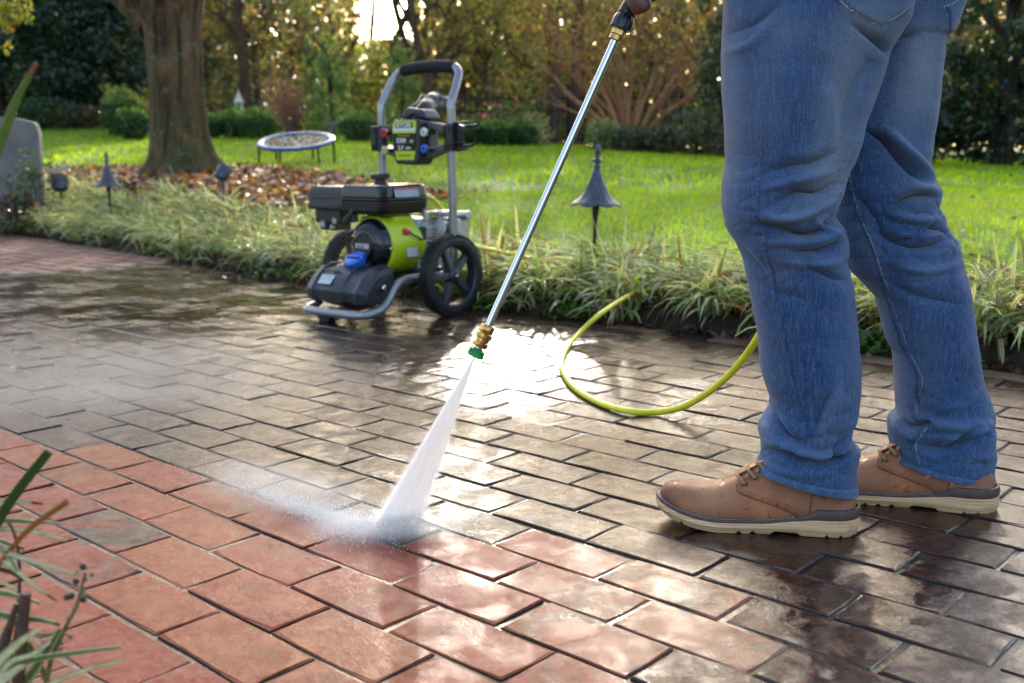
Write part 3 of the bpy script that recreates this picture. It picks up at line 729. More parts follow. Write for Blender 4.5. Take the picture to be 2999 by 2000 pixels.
# ---- right background
tree('tall dark glossy evergreen filling the right edge behind the jeans', X(2290, 14.2), 14.2, 5, [((0, 0, .8), (1.25, .9, .95)), ((.1, 0, 1.9), (1.15, .9, 1.1)), ((0, 0, 3.0), (1.1, .9, 1.0)), ((-.7, .2, .6), (.8, .7, .7))], 20000, .085, (.022, .045, .022), .12, seed=31, mix=[((.32, .15, .03), .025)], var=.4)
tree('dark evergreen at the far right edge of the lawn', X(2480, 15), 15, 5, [((0, 0, .9), (1.2, 1, 1)), ((0, 0, 2.2), (1.2, 1, 1.2))], 9000, .09, (.02, .042, .022), .12, seed=32, mix=[((.3, .14, .03), .02)], var=.4)
tree('glossy camellia like evergreen just left of the jeans', X(1655, 16.2), 16.2, 3.2, [((0, 0, .5), (.62, .6, .6)), ((.1, 0, 1.2), (.6, .55, .7)), ((.15, 0, 2.0), (.55, .5, .7))], 9500, .062, (.035, .06, .03), .06, seed=33, mix=[((.16, .18, .12), .25)], name='evergreen_shrub', cat='shrub', trunk_h=1.2)
tree('dark evergreen seen between the two legs of the jeans', X(1960, 16.5), 16.5, 3.4, [((0, 0, .6), (1.2, .7, .7)), ((0, 0, 1.6), (1.1, .7, .9)), ((0, 0, 2.6), (1., .7, .9))], 9000, .08, (.03, .05, .025), .08, seed=34, name='evergreen_shrub', cat='shrub')
for dx, yy, rx, rz, c_, lb in ((1385, 17.4, .30, .27, (.20, .24, .10), 'pale sunlit low shrub behind the right path light'), (1450, 17, .34, .22, (.045, .07, .045), 'grey green low shrub at the foot of the crepe myrtle'), (1520, 16.8, .36, .24, (.05, .07, .05), 'dark low shrub right of the crepe myrtle base'), (1590, 16.5, .32, .26, (.10, .12, .07), 'speckled low shrub left of the jeans'), (1660, 16, .36, .24, (.14, .13, .08), 'tawny low shrub touching the jeans outline')):
    shrub(lb, X(dx, yy), yy, rx, rz, 2600, .05, c_, [((.34, .34, .22), .12)])
# leafy twigs hanging in at the top left corner, nearer than everything behind
def near_tree():
    y = 7.9; x = X(-170, y)-.25; z = float(terrain(x, y)); root = empty('young_tree', (x, y, z), 0, 'yellow green sunlit leaves of a young tree reaching in at the top left corner', 'tree')
    mb = MB(); rr = random.Random(4); tips = []
    mb.tube(spline([(0, 0, -.1), (.05, 0, .8), (.12, 0, 1.5)], 4), [.035, .034, .033, .032, .03, .028, .026, .024, .022], 8)
    for k in range(6): limb(mb, (.08+.01*k, 0, .9+.1*k), (rr.uniform(.2, 1), rr.uniform(-.5, .5), rr.uniform(.1, .6)), .5, .012, 2, rr, .6, .1, tips, 5, 3)
    mb.build('trunk', B_BROWN, root, smooth=True)
    cc = dat(18, 45, y)-Vector((x, y, z)); c2 = dat(-30, 10, y)-Vector((x, y, z)); c3 = dat(8, 110, y)-Vector((x, y, z))
    foliage('crown', root, [(tuple(cc), (.2, .2, .12)), (tuple(c2), (.3, .3, .3)), (tuple(c3), (.06, .12, .06))], 900, .045, (.24, .27, .03), .25, None, [((.5, .42, .05), .3)], 10)
near_tree()
# woodland far behind
def woods():
    n = 220000; x = rng.uniform(-24, 26, n); y = rng.uniform(35, 50, n); z = rng.random(n)**1.15*12
    s = proj_np(np.stack([x, y, z+1], -1)); gap = np.exp(-(((s[:, 0]-1135)/115)**2))*(s[:, 1] < 110)
    k = (np.sin(x*.9)*np.sin(y*.7+x*.3)+1.1 > rng.random(n)*.6+z*.05) & (rng.random(n) > gap*1.2)
    P = np.stack([x, y, z+.9], -1)[k]; n = len(P); c = vary((.21, .24, .13), n, .35); q = rng.random(n); c[q < .24] = vary((.44, .36, .20), (q < .24).sum()); c[q > .85] = vary((.22, .12, .07), (q > .85).sum())  # distance haze put into the leaf colours, paler and greyer
    V, Fs_, C = leaves(P, .34, c); tag(npmesh('distant_woods', V, Fs_, M_LEAF, col=C), 'hazy mass of autumn woodland far behind the garden', 'woodland', kind='stuff')
    mb = MB(); rr = random.Random(8)
    for i in range(60):
        xx, yy = rr.uniform(-18, 20), rr.uniform(33, 48); mb.tube([(xx, yy, .5), (xx+rr.gauss(0, .3), yy, 4), (xx+rr.gauss(0, .6), yy, 8)], [.16, .12, .07], 6)
    tag(mb.build('distant_trunks', B_DARK), 'dark trunks of the far woodland', 'woodland', kind='stuff')
woods()

# ================================================================== GARDEN THINGS
M_PEWTER = simple('weathered pewter paint', (.075, .08, .10), .42, .55, .25, 25, .15, 150, .002)
M_STONE = simple('grey stone', (.17, .155, .148), .8, 0, .2, 6, .4, 60, .006)
M_BLKPL = simple('black plastic', (.016, .017, .020), .42, 0, .2, 30, .12, 500, .0006)
M_GREYPL = simple('dark grey plastic', (.021, .022, .027), .38, 0, .2, 22, .12, 500, .0006)
M_GLOSSBLK = simple('glossy black enamel', (.008, .008, .009), .13, 0, .2, 8, 0, spec=.6)
M_WHITE = simple('white', (.72, .72, .70), .45, 0, .05)
def lantern(p, h, dia, lean, label):
    z = float(terrain(p[0], p[1])); root = empty('path_light', (p[0], p[1], z), random.Random(h).uniform(0, 1), label, 'path light', 'metal path lights with fluted pointed shades')
    r = dia/2; hs = h*.625-z          # height of the rim above ground
    top = h-z
    mb = MB(); prof = [(.0165*1, -.12), (.0065, -.1), (.0065, 0), (.007, hs*.55), (.008, hs*.78), (.016, hs*.93), (.021, hs*1.02), (.012, hs*1.06)]
    mb.lathe([(.006, -.1), (.006, .0), (.0068, hs*.55), (.0085, hs*.75), (.013, hs*.9), (.021, hs*1.06), (.012, hs*1.1)], 12); mb.build('stake', simple('dark bronze', (.03, .028, .028), .45, .6), root, smooth=True)
    n = 64; sh = []
    S = top-hs; rp = [(r, 0), (r*.84, .03*S), (r*.64, .09*S), (r*.48, .18*S), (r*.36, .28*S), (r*.25, .40*S), (r*.17, .51*S), (r*.12, .59*S)]
    mb = MB()
    def wob(a, i):
        f = abs(math.sin(4*a)); k = max(0, 1-i/6.5); return 1-.09*k*(1-f)**1.5+.0*f
    mb.lathe([(q, hs+zz) for q, zz in rp], n, wob=wob); V = mb.v
    for j in range(len(V)):      # scalloped rim dips
        i = j//n
        if i < 2 and j < n*len(rp):
            a = 2*math.pi*(j % n)/n; V[j] = (V[j][0], V[j][1], V[j][2]-(.010 if i == 0 else .004)*abs(math.sin(4*a)))
    # hollow: drop bottom cap
    mb.f = [f for f in mb.f if len(f) == 4]
    o = mb.build('shade', M_PEWTER, root); o.data.shade_smooth(); so_ = o.modifiers.new('t', 'SOLIDIFY'); so_.thickness = .0025
    mb = MB(); zt = hs+.585*S
    mb.lathe([(r*.12, zt), (r*.13, zt+.03*S), (r*.10, zt+.05*S), (r*.09, zt+.10*S), (r*.19, zt+.115*S), (r*.19, zt+.14*S), (r*.09, zt+.17*S), (r*.075, zt+.19*S), (r*.11, zt+.25*S), (r*.12, zt+.31*S), (r*.07, zt+.38*S), (.001, zt+.415*S)], 14)
    mb.build('finial', M_PEWTER, root, smooth=True)
    root.rotation_euler = (lean[0], lean[1], 0); return root
lantern((dat(1361, 600, 4.42).x, 4.42), .655, .225, (0, R(1.8)), 'nearer path light with fluted shade, right of the lance')
lantern((dat(254, 480, 7.75).x, 7.75), .645, .225, (0, R(-.5)), 'farther path light with fluted shade, left of the tree trunk')
def spot(dx, dy, y, r, tilt, az, lb, gl):
    p = dat(dx, dy, y); z = float(terrain(p.x, y)); root = empty('garden_spotlight', (p.x, y, z), az, lb, 'spotlight', 'dark metal ground spotlights aimed at the tree')
    hz = p.z-z; mb = MB(); mb.cyl((0, 0, -.08), (0, 0, max(.02, hz-r*.6)), .011, 8); mb.box((0, 0, hz-r*.75), (r*.5, .03, r*.5)); mb.build('stake', M_PEWTER, root)
    M_ = Matrix.Rotation(tilt, 3, 'X')
    mb = MB(); mb.lathe([(r*.55, -r*1.0), (r*.9, -r*.8), (r, -r*.3), (r, r*.9), (r*.93, r*1.0), (r*.93, r*.8), (r*.1, r*.7)], 20, (0, 0, hz), M_); mb.build('housing', M_PEWTER, root, smooth=True)
    mb = MB(); mb.lathe([(r*.9, r*.72), (r*.88, r*.76), (.001, r*.78)], 20, (0, 0, hz), M_); mb.build('lens', simple('lamp glass', (.2, .2, .2), .08), root)
spot(137, 420, 8.75, .068, R(-12), .3, 'squat cylindrical ground spotlight beside the grey slab', 0)
spot(511, 398, 7.0, .046, R(35), 2.4, 'round headed ground spotlight at the right root of the big tree', 0)
# rounded stone slab at the far left
def slab():
    y = 8.9; z = float(terrain(X(20, y), y)); a = dat(86, 300, y).x; root = empty('stone_slab', (a-.34, y, z), R(8), 'upright grey stone slab with rounded top at the left edge', 'stone slab')
    h = dat(50, 268, y).z-z; w_ = .34; pts = []
    pts = [(-w_, -.15), (w_*.93, -.15), (w_, h*.55), (w_*1.0, h*.86)]
    for k in range(7): an = R(k*15); pts.append((w_*.86+w_*.14*math.cos(an), h*.86+h*.10*math.sin(an)))
    pts += [(w_*.5, h*.99), (0, h*1.0), (-w_*.6, h*.98), (-w_, h*.88)]
    mb = MB(); mb.prism(pts, -.05, .05); mb.build('slab', M_STONE, root, bevel=.012)
slab()
shrub('small dark holly bush in front of the stone slab', X(60, 8.5), 8.4, .17, .20, 480, .042, (.035, .06, .02), [((.14, .04, .03), .15)])
def sapling():
    y = 8.45; x = X(100, y); z = float(terrain(x, y)); root = empty('holly_sapling', (x, y, z), 0, 'small wispy evergreen sapling right of the stone slab', 'shrub')
    mb = MB(); rr = random.Random(2); tips = []
    for k in range(7): limb(mb, (0, 0, 0), (rr.uniform(-.5, .6), rr.uniform(-.4, .4), 1), .3, .006, 2, rr, .6, .2, tips, 4, 3)
    mb.build('stems', B_DARK, root); T_ = np.array([tuple(p) for p in tips]); n = 420; P = T_[rng.integers(0, len(T_), n)]+rng.normal(0, .03, (n, 3))
    V, Fs_, C = leaves(P, .035, vary((.04, .075, .02), n)); npmesh('foliage', V, Fs_, M_LEAF, root, C)
sapling()
# mini trampoline
def trampoline():
    y = 11.2; c = dat(680, 324, y); z = float(terrain(c.x, y)); r = .40; root = empty('mini_trampoline', (c.x, y, z), 0, 'small round blue rimmed trampoline standing on the lawn', 'trampoline')
    hz = c.z-z; T_ = Matrix.Rotation(R(13), 3, 'X') @ Matrix.Rotation(R(-1.5), 3, 'Y'); O_ = Vector((0, 0, hz))
    mb = MB(); mb.lathe([(r*.84, .008), (r*.88, .018), (r*.96, .018), (r*.995, .008), (r*.995, -.008), (r*.97, -.02), (r*.84, -.0)], 48, O_, T_); mb.f = [f for f in mb.f if len(f) == 4]
    mb.build('rim_pad', simple('blue vinyl', (.02, .10, .34), .28, 0, .15, 8, .1), root, smooth=True)
    mb = MB(); mb.lathe([(r*.8, -.012), (r*.74, -.014), (.001, -.02)], 40, O_, T_); mb.build('mat', simple('black mesh', (.03, .03, .032), .55), root, smooth=True)
    mb = MB()
    for k in range(44):
        a = 2*math.pi*k/44; mb.cyl(O_+T_ @ Vector((r*.74*math.cos(a), r*.74*math.sin(a), -.008)), O_+T_ @ Vector((r*.84*math.cos(a+.05), r*.84*math.sin(a+.05), -.004)), .004, 4)
    o = tag(mb.build('springs', simple('spring steel', (.5, .5, .5), .3, .9), root), kind='stuff')
    for k in range(6):
        a = 2*math.pi*(k+.25)/6; p = O_+T_ @ Vector((r*.95*math.cos(a), r*.95*math.sin(a), -.02))
        zt = float(terrain(c.x+p.x, y+p.y))-z; MB().tube([p, (p.x*1.02, p.y*1.02, zt)], .012, 8).build('leg', simple('dark steel', (.02, .02, .022), .4, .5), root)
    # damp fallen leaves lying on the mat
    n = 240; a = rng.uniform(0, 6.28, n); q = r*.72*np.sqrt(rng.random(n)); P = np.stack([q*np.cos(a), q*np.sin(a), np.full(n, .0)], -1) @ np.array(T_).T+np.array(O_)
    V, Fs_, C = leaves(P, .05, vary((.5, .47, .38), n, .3), .3); lf = npmesh('mat_leaves', V, Fs_, M_DRYLEAF, None, C); lf.location = root.location
    tag(lf, 'pale wet leaves lying on the trampoline mat', 'fallen leaves', kind='stuff')
trampoline()
def bird_feeder():
    y = 19.2; c = dat(549, 247, y); z = float(terrain(c.x, y)); root = empty('bird_feeder', (c.x, y, z), 0, 'small cream lantern shaped bird feeder on a post behind the boxwoods', 'bird feeder'); m = simple('cream paint', (.55, .53, .40), .5)
    hz = c.z-z-.06; MB().cyl((0, 0, -.1), (0, 0, hz), .022, 8).build('post', m, root)
    mb = MB(); mb.lathe([(.10, hz), (.10, hz+.02), (.05, hz+.03)], 16); mb.build('tray', m, root)
    for k in range(4): a = k*math.pi/2+.78; MB().cyl((.07*math.cos(a), .07*math.sin(a), hz+.02), (.07*math.cos(a), .07*math.sin(a), hz+.15), .012, 6).build('column', m, root)
    mb = MB(); mb.lathe([(.095, hz+.15), (.07, hz+.20), (.04, hz+.26), (.02, hz+.31), (.001, hz+.37)], 16); mb.build('roof', m, root)
bird_feeder()
def bench():
    y = 18.6; c = dat(783, 312, y); z = float(terrain(c.x, y)); root = empty('stone_bench', (c.x, y, z), R(10), 'small stone garden bench between the trampoline and the clipped bushes', 'bench')
    MB().box((0, 0, .27), (.5, .2, .06)).build('seat', M_STONE, root, bevel=.01)
    for s_ in (-1, 1): MB().box((s_*.16, 0, .12), (.07, .16, .24)).build('leg', M_STONE, root, bevel=.01)
bench()

# ================================================================== PRESSURE WASHER  (front is local +Y, seen wheel at local -X)
PW = empty('pressure_washer', (-.441, 4.24, 0), R(140), 'wheeled petrol pressure washer, lime green and black, standing at the edge of the wet bricks', 'pressure washer')
M_STEEL = simple('grey painted tube', (.30, .29, .30), .30, .65, .08, 6)
M_LIME = simple('lime green paint', (.50, .60, .012), .30, 0, .08, 5, spec=.6)
M_ALU = simple('cast aluminium', (.45, .46, .48), .38, .85, .25, 20, .3, 200, .001)
M_FOAM = simple('black foam', (.012, .012, .013), .9, 0, .1, 30, .5, 900, .001)
M_RUBBER = simple('black rubber', (.012, .012, .013), .62, 0, .3, 40, .3, 300, .001)
M_BOLT = simple('zinc bolt', (.6, .6, .6), .2, 1)
M_BLUE = simple('blue plastic', (.006, .10, .50), .3, 0, .08, spec=.6)
M_RED = simple('red plastic', (.5, .02, .03), .3)
M_CHROME = simple('chrome', (.8, .8, .8), .12, 1, .05)
# frame
mb = MB(); hp = spline([(.195, -.1, .12), (.195, -.1, .45), (.195, -.1, .76), (.195, -.102, .80)], 5)[:-1]+spline([(.195, -.104, .815), (.19, -.135, .875), (.178, -.165, .925), (.155, -.175, .948)], 5)
hp2 = [Vector((-p.x, p.y, p.z)) for p in reversed(hp)]
mb.tube(hp+[Vector((.13, -.178, .955)), Vector((0, -.178, .958)), Vector((-.13, -.178, .955))]+hp2, .0165, 16); mb.build('handle_frame', M_STEEL, PW, smooth=True)
mb = MB(); gpts = spline([(.145, -.176, .951), (.09, -.178, .957), (0, -.178, .960), (-.09, -.178, .957), (-.145, -.176, .951)], 4); n_ = len(gpts)
mb.tube(gpts, [.024 if 0 < i < n_-1 else .020 for i in range(n_)], 18); mb.build('foam_grip', M_FOAM, PW, smooth=True)
for s_ in (-1, 1):
    mb = MB(); mb.lathe([(.0178, 0), (.0178, .003)], 20, (s_*.195, -.1, .462)); mb.build('joint_ring', M_CHROME, PW)
side = [(-.215, -.10, .150), (-.205, .02, .152), (-.200, .11, .155), (-.200, .17, .153), (-.202, .225, .135), (-.206, .27, .085), (-.208, .31, .055), (-.205, .36, .044), (-.19, .395, .042), (-.155, .412, .042)]
sidef = spline(side, 4); full = sidef+spline([(-.14, .413, .042), (-.04, .416, .041), (.07, .413, .042)], 4)+[Vector((-p.x-.075*float(sstep(p.y, .1, .38)), p.y, p.z)) for p in reversed(sidef)]
MB().tube(full, .0165, 14).build('base_tube', M_STEEL, PW, smooth=True)
for s_ in (-1, 1): MB().tube([(s_*.195, -.1, .13), (s_*.195, -.1, .30)], .0185, 14).build('socket', M_STEEL, PW, smooth=True)
mb = MB(); mb.box((0, .392, .018), (.05, .035, .036), taper=(1.6, 1.2)); mb.box((-.0, .37, .03), (.16, .02, .02)); mb.build('foot', M_BLKPL, PW, bevel=.003)
MB().box((0, .02, .158), (.37, .26, .012)).build('engine_plate', M_BLKPL, PW, bevel=.003)
MB().cyl((-.30, 0, .155), (.30, 0, .155), .009, 12).build('axle', M_STEEL, PW)
# wheels
def wheel():
    Rm = Matrix.Rotation(R(90), 3, 'Y'); w0 = MB(); r = .155; wd = .052
    prof = [(.118, -.026), (.132, -.029), (.143, -.028), (.151, -.022), (.153, -.008), (.153, .008), (.151, .022), (.143, .028), (.132, .029), (.118, .026)]
    n = 56; V = []; Fs = []
    for i, (q, z) in enumerate(prof):
        for k in range(n): a = 2*math.pi*k/n; V.append(Rm @ Vector((q*math.cos(a), q*math.sin(a), z)))
    for i in range(len(prof)):
        j = (i+1) % len(prof)
        for k in range(n): Fs.append((i*n+k, i*n+(k+1) % n, j*n+(k+1) % n, j*n+k))
    w0.add(V, Fs)
    for k in range(72):      # knobbly tread
        a = 2*math.pi*k/72
        for q, zz, rr_ in ((0, -.0215, .1525), (.5, -.007, .1555), (0, .007, .1555), (.5, .0215, .1525)):
            b = a+q*2*math.pi/72; Q = Rm @ Matrix.Rotation(b, 3, 'Z'); w0.box(Rm @ Vector((rr_*math.cos(b), rr_*math.sin(b), zz)), (.007, .0075, .011), Q)
    tyre = w0
    rim = MB(); prof = [(.118, -.024), (.121, -.024), (.121, .024), (.118, .024), (.112, .018), (.111, -.018)]; V = []; Fs = []
    for i, (q, z) in enumerate(prof):
        for k in range(n): a = 2*math.pi*k/n; V.append(Rm @ Vector((q*math.cos(a), q*math.sin(a), z)))
    for i in range(len(prof)):
        j = (i+1) % len(prof)
        for k in range(n): Fs.append((i*n+k, i*n+(k+1) % n, j*n+(k+1) % n, j*n+k))
    rim.add(V, Fs)
    sp = MB(); L0, L1 = .022, .112
    sp.add([Rm @ Vector(v) for v in [(L0, -.013, -.018), (L0, .013, -.018), (L0, .013, .016), (L0, -.013, .016), (L1, -.019, -.014), (L1, .019, -.014), (L1, .012, .006), (L1, -.012, .006)]], [(0, 1, 2, 3), (7, 6, 5, 4), (0, 4, 5, 1), (1, 5, 6, 2), (2, 6, 7, 3), (3, 7, 4, 0)])
    hub = MB(); hub.lathe([(.020, -.03), (.030, -.02), (.030, .018), (.024, .024), (.012, .026)], 24, M=Rm)
    nut = MB(); nut.lathe([(.009, .024), (.010, .030), (.007, .035), (.002, .036)], 12, M=Rm)
    return tyre, rim, sp, hub, nut
def make_wheel(x):
    ty, rm, sp, hb, nu = wheel(); t = ty.build('wheel', M_RUBBER, PW, smooth=True); t.location = (x, 0, .157); t.rotation_euler = (R(12), 0, 0)
    flip = -1 if x < 0 else 1
    for m_, nm, mt in ((rm, 'rim', M_GREYPL), (hb, 'hub', M_GREYPL), (nu, 'hub_nut', M_BOLT)):
        o = m_.build(nm, mt, t, smooth=True); o.scale = (flip, 1, 1)
    s0 = None
    for k in range(5):
        if s0 is None: s0 = sp.build('spoke', simple('wheel grey plastic', (.055, .057, .066), .36), t, bevel=.004); o = s0
        else:
            o = s0.copy(); COL.objects.link(o); o.parent = t
        o.scale = (flip, 1, 1); o.rotation_euler = (R(72*k+5), 0, 0)
make_wheel(-.275); make_wheel(.275)
# soap tank over the front tube
def tank():
    sec = [(.27, .075), (.35, .058), (.388, .075), (.393, .12), (.362, .165), (.322, .202), (.275, .215), (.235, .215), (.225, .15)]
    xs = [(-.235, .6), (-.225, .84), (-.165, 1), (-.15, .87), (-.075, .87), (-.06, 1.0), (.065, 1.0), (.08, .87), (.15, .87), (.165, 1), (.215, .86), (.225, .65)]
    cyv, czv = .30, .14; rings = []; xs = [(-.037+x*.73, k) for x, k in xs]
    for x, k in xs: rings.append([Vector((x, cyv+(y-cyv)*(.55+.45*k), czv+(z-czv)*k-.02*(1-k))) for y, z in sec])
    mb = MB(); mb.loft(rings); o = mb.build('soap_tank', M_GREYPL, PW, bevel=.004, seg=2)
    b = MB(); b.box((-.205, .30, .135), (.012, .06, .05), Matrix.Rotation(R(-35), 3, 'X')); b.build('tank_bracket', M_BLKPL, o, bevel=.004)
    MB().lathe([(.010, 0), (.011, .006), (.006, .010)], 12, (-.213, .30, .135), Matrix.Rotation(R(-90), 3, 'Y')).build('bolt', M_BOLT, o)
    tilt = Matrix.Rotation(R(-48), 3, 'X')          # sloping front face normal (0, .74, .67)
    q = MB(); q.box((.02, .3705, .158), (.07, .042, .0025), tilt); q.build('paper_label', simple('grey label', (.52, .53, .55), .5), o)
    for k in range(6): MB().box((.02, .3815-.0042*k, .1465+.0049*k), (.058-.014*(k % 3 == 1), .002, .001), tilt).build('label_print', simple('label ink', (.2, .2, .22), .5), o)
    text('DETERGENT', .015, M_WHITE, o, (.035, .300, .2135), (R(-14), 0, R(180)), extrude=.0004)
    MB().box((.02, .343, .1885), (.085, .010, .003), tilt).build('ridge', M_BLKPL, o, bevel=.001)
    R3 = Matrix.Rotation(R(-32), 3, 'X'); c0 = Vector((-.055, .278, .205))
    cap = MB(); cap.lathe([(.030, 0), (.030, .012), (.042, .016), (.043, .034), (.038, .040), (.016, .042)], 30, c0, R3, wob=lambda a, i: 1+(.05*math.sin(8*a) if 1 < i < 5 else 0)); cap.build('tank_cap', M_BLUE, PW, smooth=True)
    MB().box(c0+R3 @ Vector((0, 0, .044)), (.058, .013, .010), R3).build('cap_grip', M_BLUE, PW, bevel=.002)
tank()
# engine
Ry = Matrix.Rotation(R(-90), 3, 'X')     # local z -> +y
EC = Vector((-.035, 0, .275))
mb = MB(); mb.lathe([(.116, -.02), (.120, .0), (.120, .09), (.118, .125), (.112, .142), (.098, .150)], 44, EC+Vector((0, .03, 0)), Ry, wob=lambda a, i: 1+.02*math.cos(2*a)); mb.build('engine_shroud', M_LIME, PW, smooth=True)
mb = MB(); mb.box((-.035, .09, .365), (.16, .10, .05)); mb.box((.06, .09, .33), (.05, .10, .10)); mb.build('shroud_top', M_LIME, PW, bevel=.012)
mb = MB(); c1 = EC+Vector((0, .165, 0)); mb.lathe([(.100, 0), (.101, .02), (.093, .043), (.076, .058), (.050, .064), (.048, .060)], 40, c1, Ry); mb.build('recoil_cover', M_GLOSSBLK, PW, smooth=True)
slot = MB()
for ring, cnt, r0, r1, yz in ((0, 28, .058, .074, .0605), (1, 34, .080, .092, .0475)):
    for k in range(cnt):
        a = 2*math.pi*k/cnt; Q = Matrix.Rotation(a, 3, 'Z'); rr_ = (r0+r1)/2; til = Matrix.Rotation(R(14 if ring == 0 else 40), 3, 'Y')
        slot.box(c1+Ry @ (Q @ Vector((rr_, 0, yz))), (r1-r0, .0048, .004), Ry @ Q @ til)
slot.build('vent_ribs', M_BLKPL, PW)
sl2 = MB()
for k in range(46):
    a = 2*math.pi*k/46; Q = Matrix.Rotation(a, 3, 'Z'); sl2.box(c1+Ry @ (Q @ Vector((.1005, 0, .012))), (.004, .006, .022), Ry @ Q)
sl2.build('side_ribs', M_BLKPL, PW)
mb = MB(); mb.lathe([(.046, 0), (.047, .008), (.043, .012), (.041, .010), (.002, .010)], 32, c1+Vector((0, .058, 0)), Ry); mb.build('centre_badge', M_BLKPL, PW, smooth=True)
text('RYOBI', .026, M_WHITE, PW, c1+Vector((0, .0712, -.001)), (R(90), 0, R(180)), bold=.0006)
for a in (60, 185, 300): MB().lathe([(.006, 0), (.006, .006), (.002, .008)], 8, c1+Vector((.101*math.cos(R(a)), .016, .101*math.sin(R(a)))), Ry).build('bolt', M_BOLT, PW)
MB().box((-.1565, .09, .262), (.0012, .058, .062), Matrix.Rotation(R(6), 3, 'Y')).build('spec_label', simple('grey label', (.5, .5, .5), .5), PW)
mb = MB(); mb.lathe([(.013, 0), (.014, .012), (.008, .018)], 14, (-.140, .115, .325), Matrix.Rotation(R(-80), 3, 'Y')); mb.box((-.16, .115, .326), (.012, .026, .012)); mb.build('engine_switch', M_RED, PW, bevel=.002)
MB().tube(spline([(-.155, .10, .322), (-.165, .06, .30), (-.155, .03, .29), (-.14, .0, .30)], 5), .0035, 6).build('wire', M_BLKPL, PW)
MB().box((-.145, .02, .315), (.02, .022, .05)).build('ignition_coil', M_BLKPL, PW, bevel=.003)
MB().box((-.125, .03, .345), (.03, .03, .035), Matrix.Rotation(.4, 3, 'Z')).build('spark_cap', simple('pale blue plastic', (.25, .42, .5), .35), PW, bevel=.006)
mb = MB(); mb.box((-.03, -.03, .27), (.20, .12, .20)); mb.box((-.03, -.06, .19), (.22, .2, .05)); mb.build('engine_block', M_ALU, PW, bevel=.006)
f0 = None
for k in range(9):
    if f0 is None: mb = MB(); mb.box((-.05, -.03, .30), (.19, .14, .006)); f0 = mb.build('cooling_fin', M_ALU, PW); f0.location.z = -.1
    else: o = f0.copy(); COL.objects.link(o); o.parent = PW; o.location.z = -.1+k*.0165
Rx2 = Matrix.Rotation(R(90), 3, 'Y')
mb = MB(); mb.cyl((-.15, -.06, .33), (-.10, -.2, .33), .036, 16); mb.box((-.12, -.17, .32), (.10, .10, .09)); mb.cyl((-.17, -.15, .36), (-.17, -.15, .27), .02, 12); mb.cyl((-.12, -.2, .355), (-.12, -.27, .355), .016, 12); mb.cyl((-.05, -.2, .37), (-.20, -.19, .375), .018, 12)
mb.build('pump', M_ALU, PW, bevel=.003)
mb = MB(); mb.box((-.10, -.11, .385), (.12, .10, .02)); mb.cyl((-.145, .0, .40), (-.145, .0, .36), .012, 8); mb.cyl((-.145, -.08, .40), (-.145, -.08, .36), .012, 8); mb.build('muffler_guard', M_ALU, PW, bevel=.004)
for q in ((-.155, -.03, .21), (-.155, -.07, .24), (-.155, .0, .235), (-.155, -.05, .28), (-.15, .05, .175), (-.15, -.05, .175)):
    MB().lathe([(.008, 0), (.009, .014), (.004, .018)], 8, q, Matrix.Rotation(R(-90), 3, 'Y')).build('bolt', M_BOLT, PW)
MB().cyl((-.06, -.09, .40), (-.10, -.12, .385), .008, 8).build('copper_fitting', simple('orange plastic', (.6, .18, .02), .4), PW)
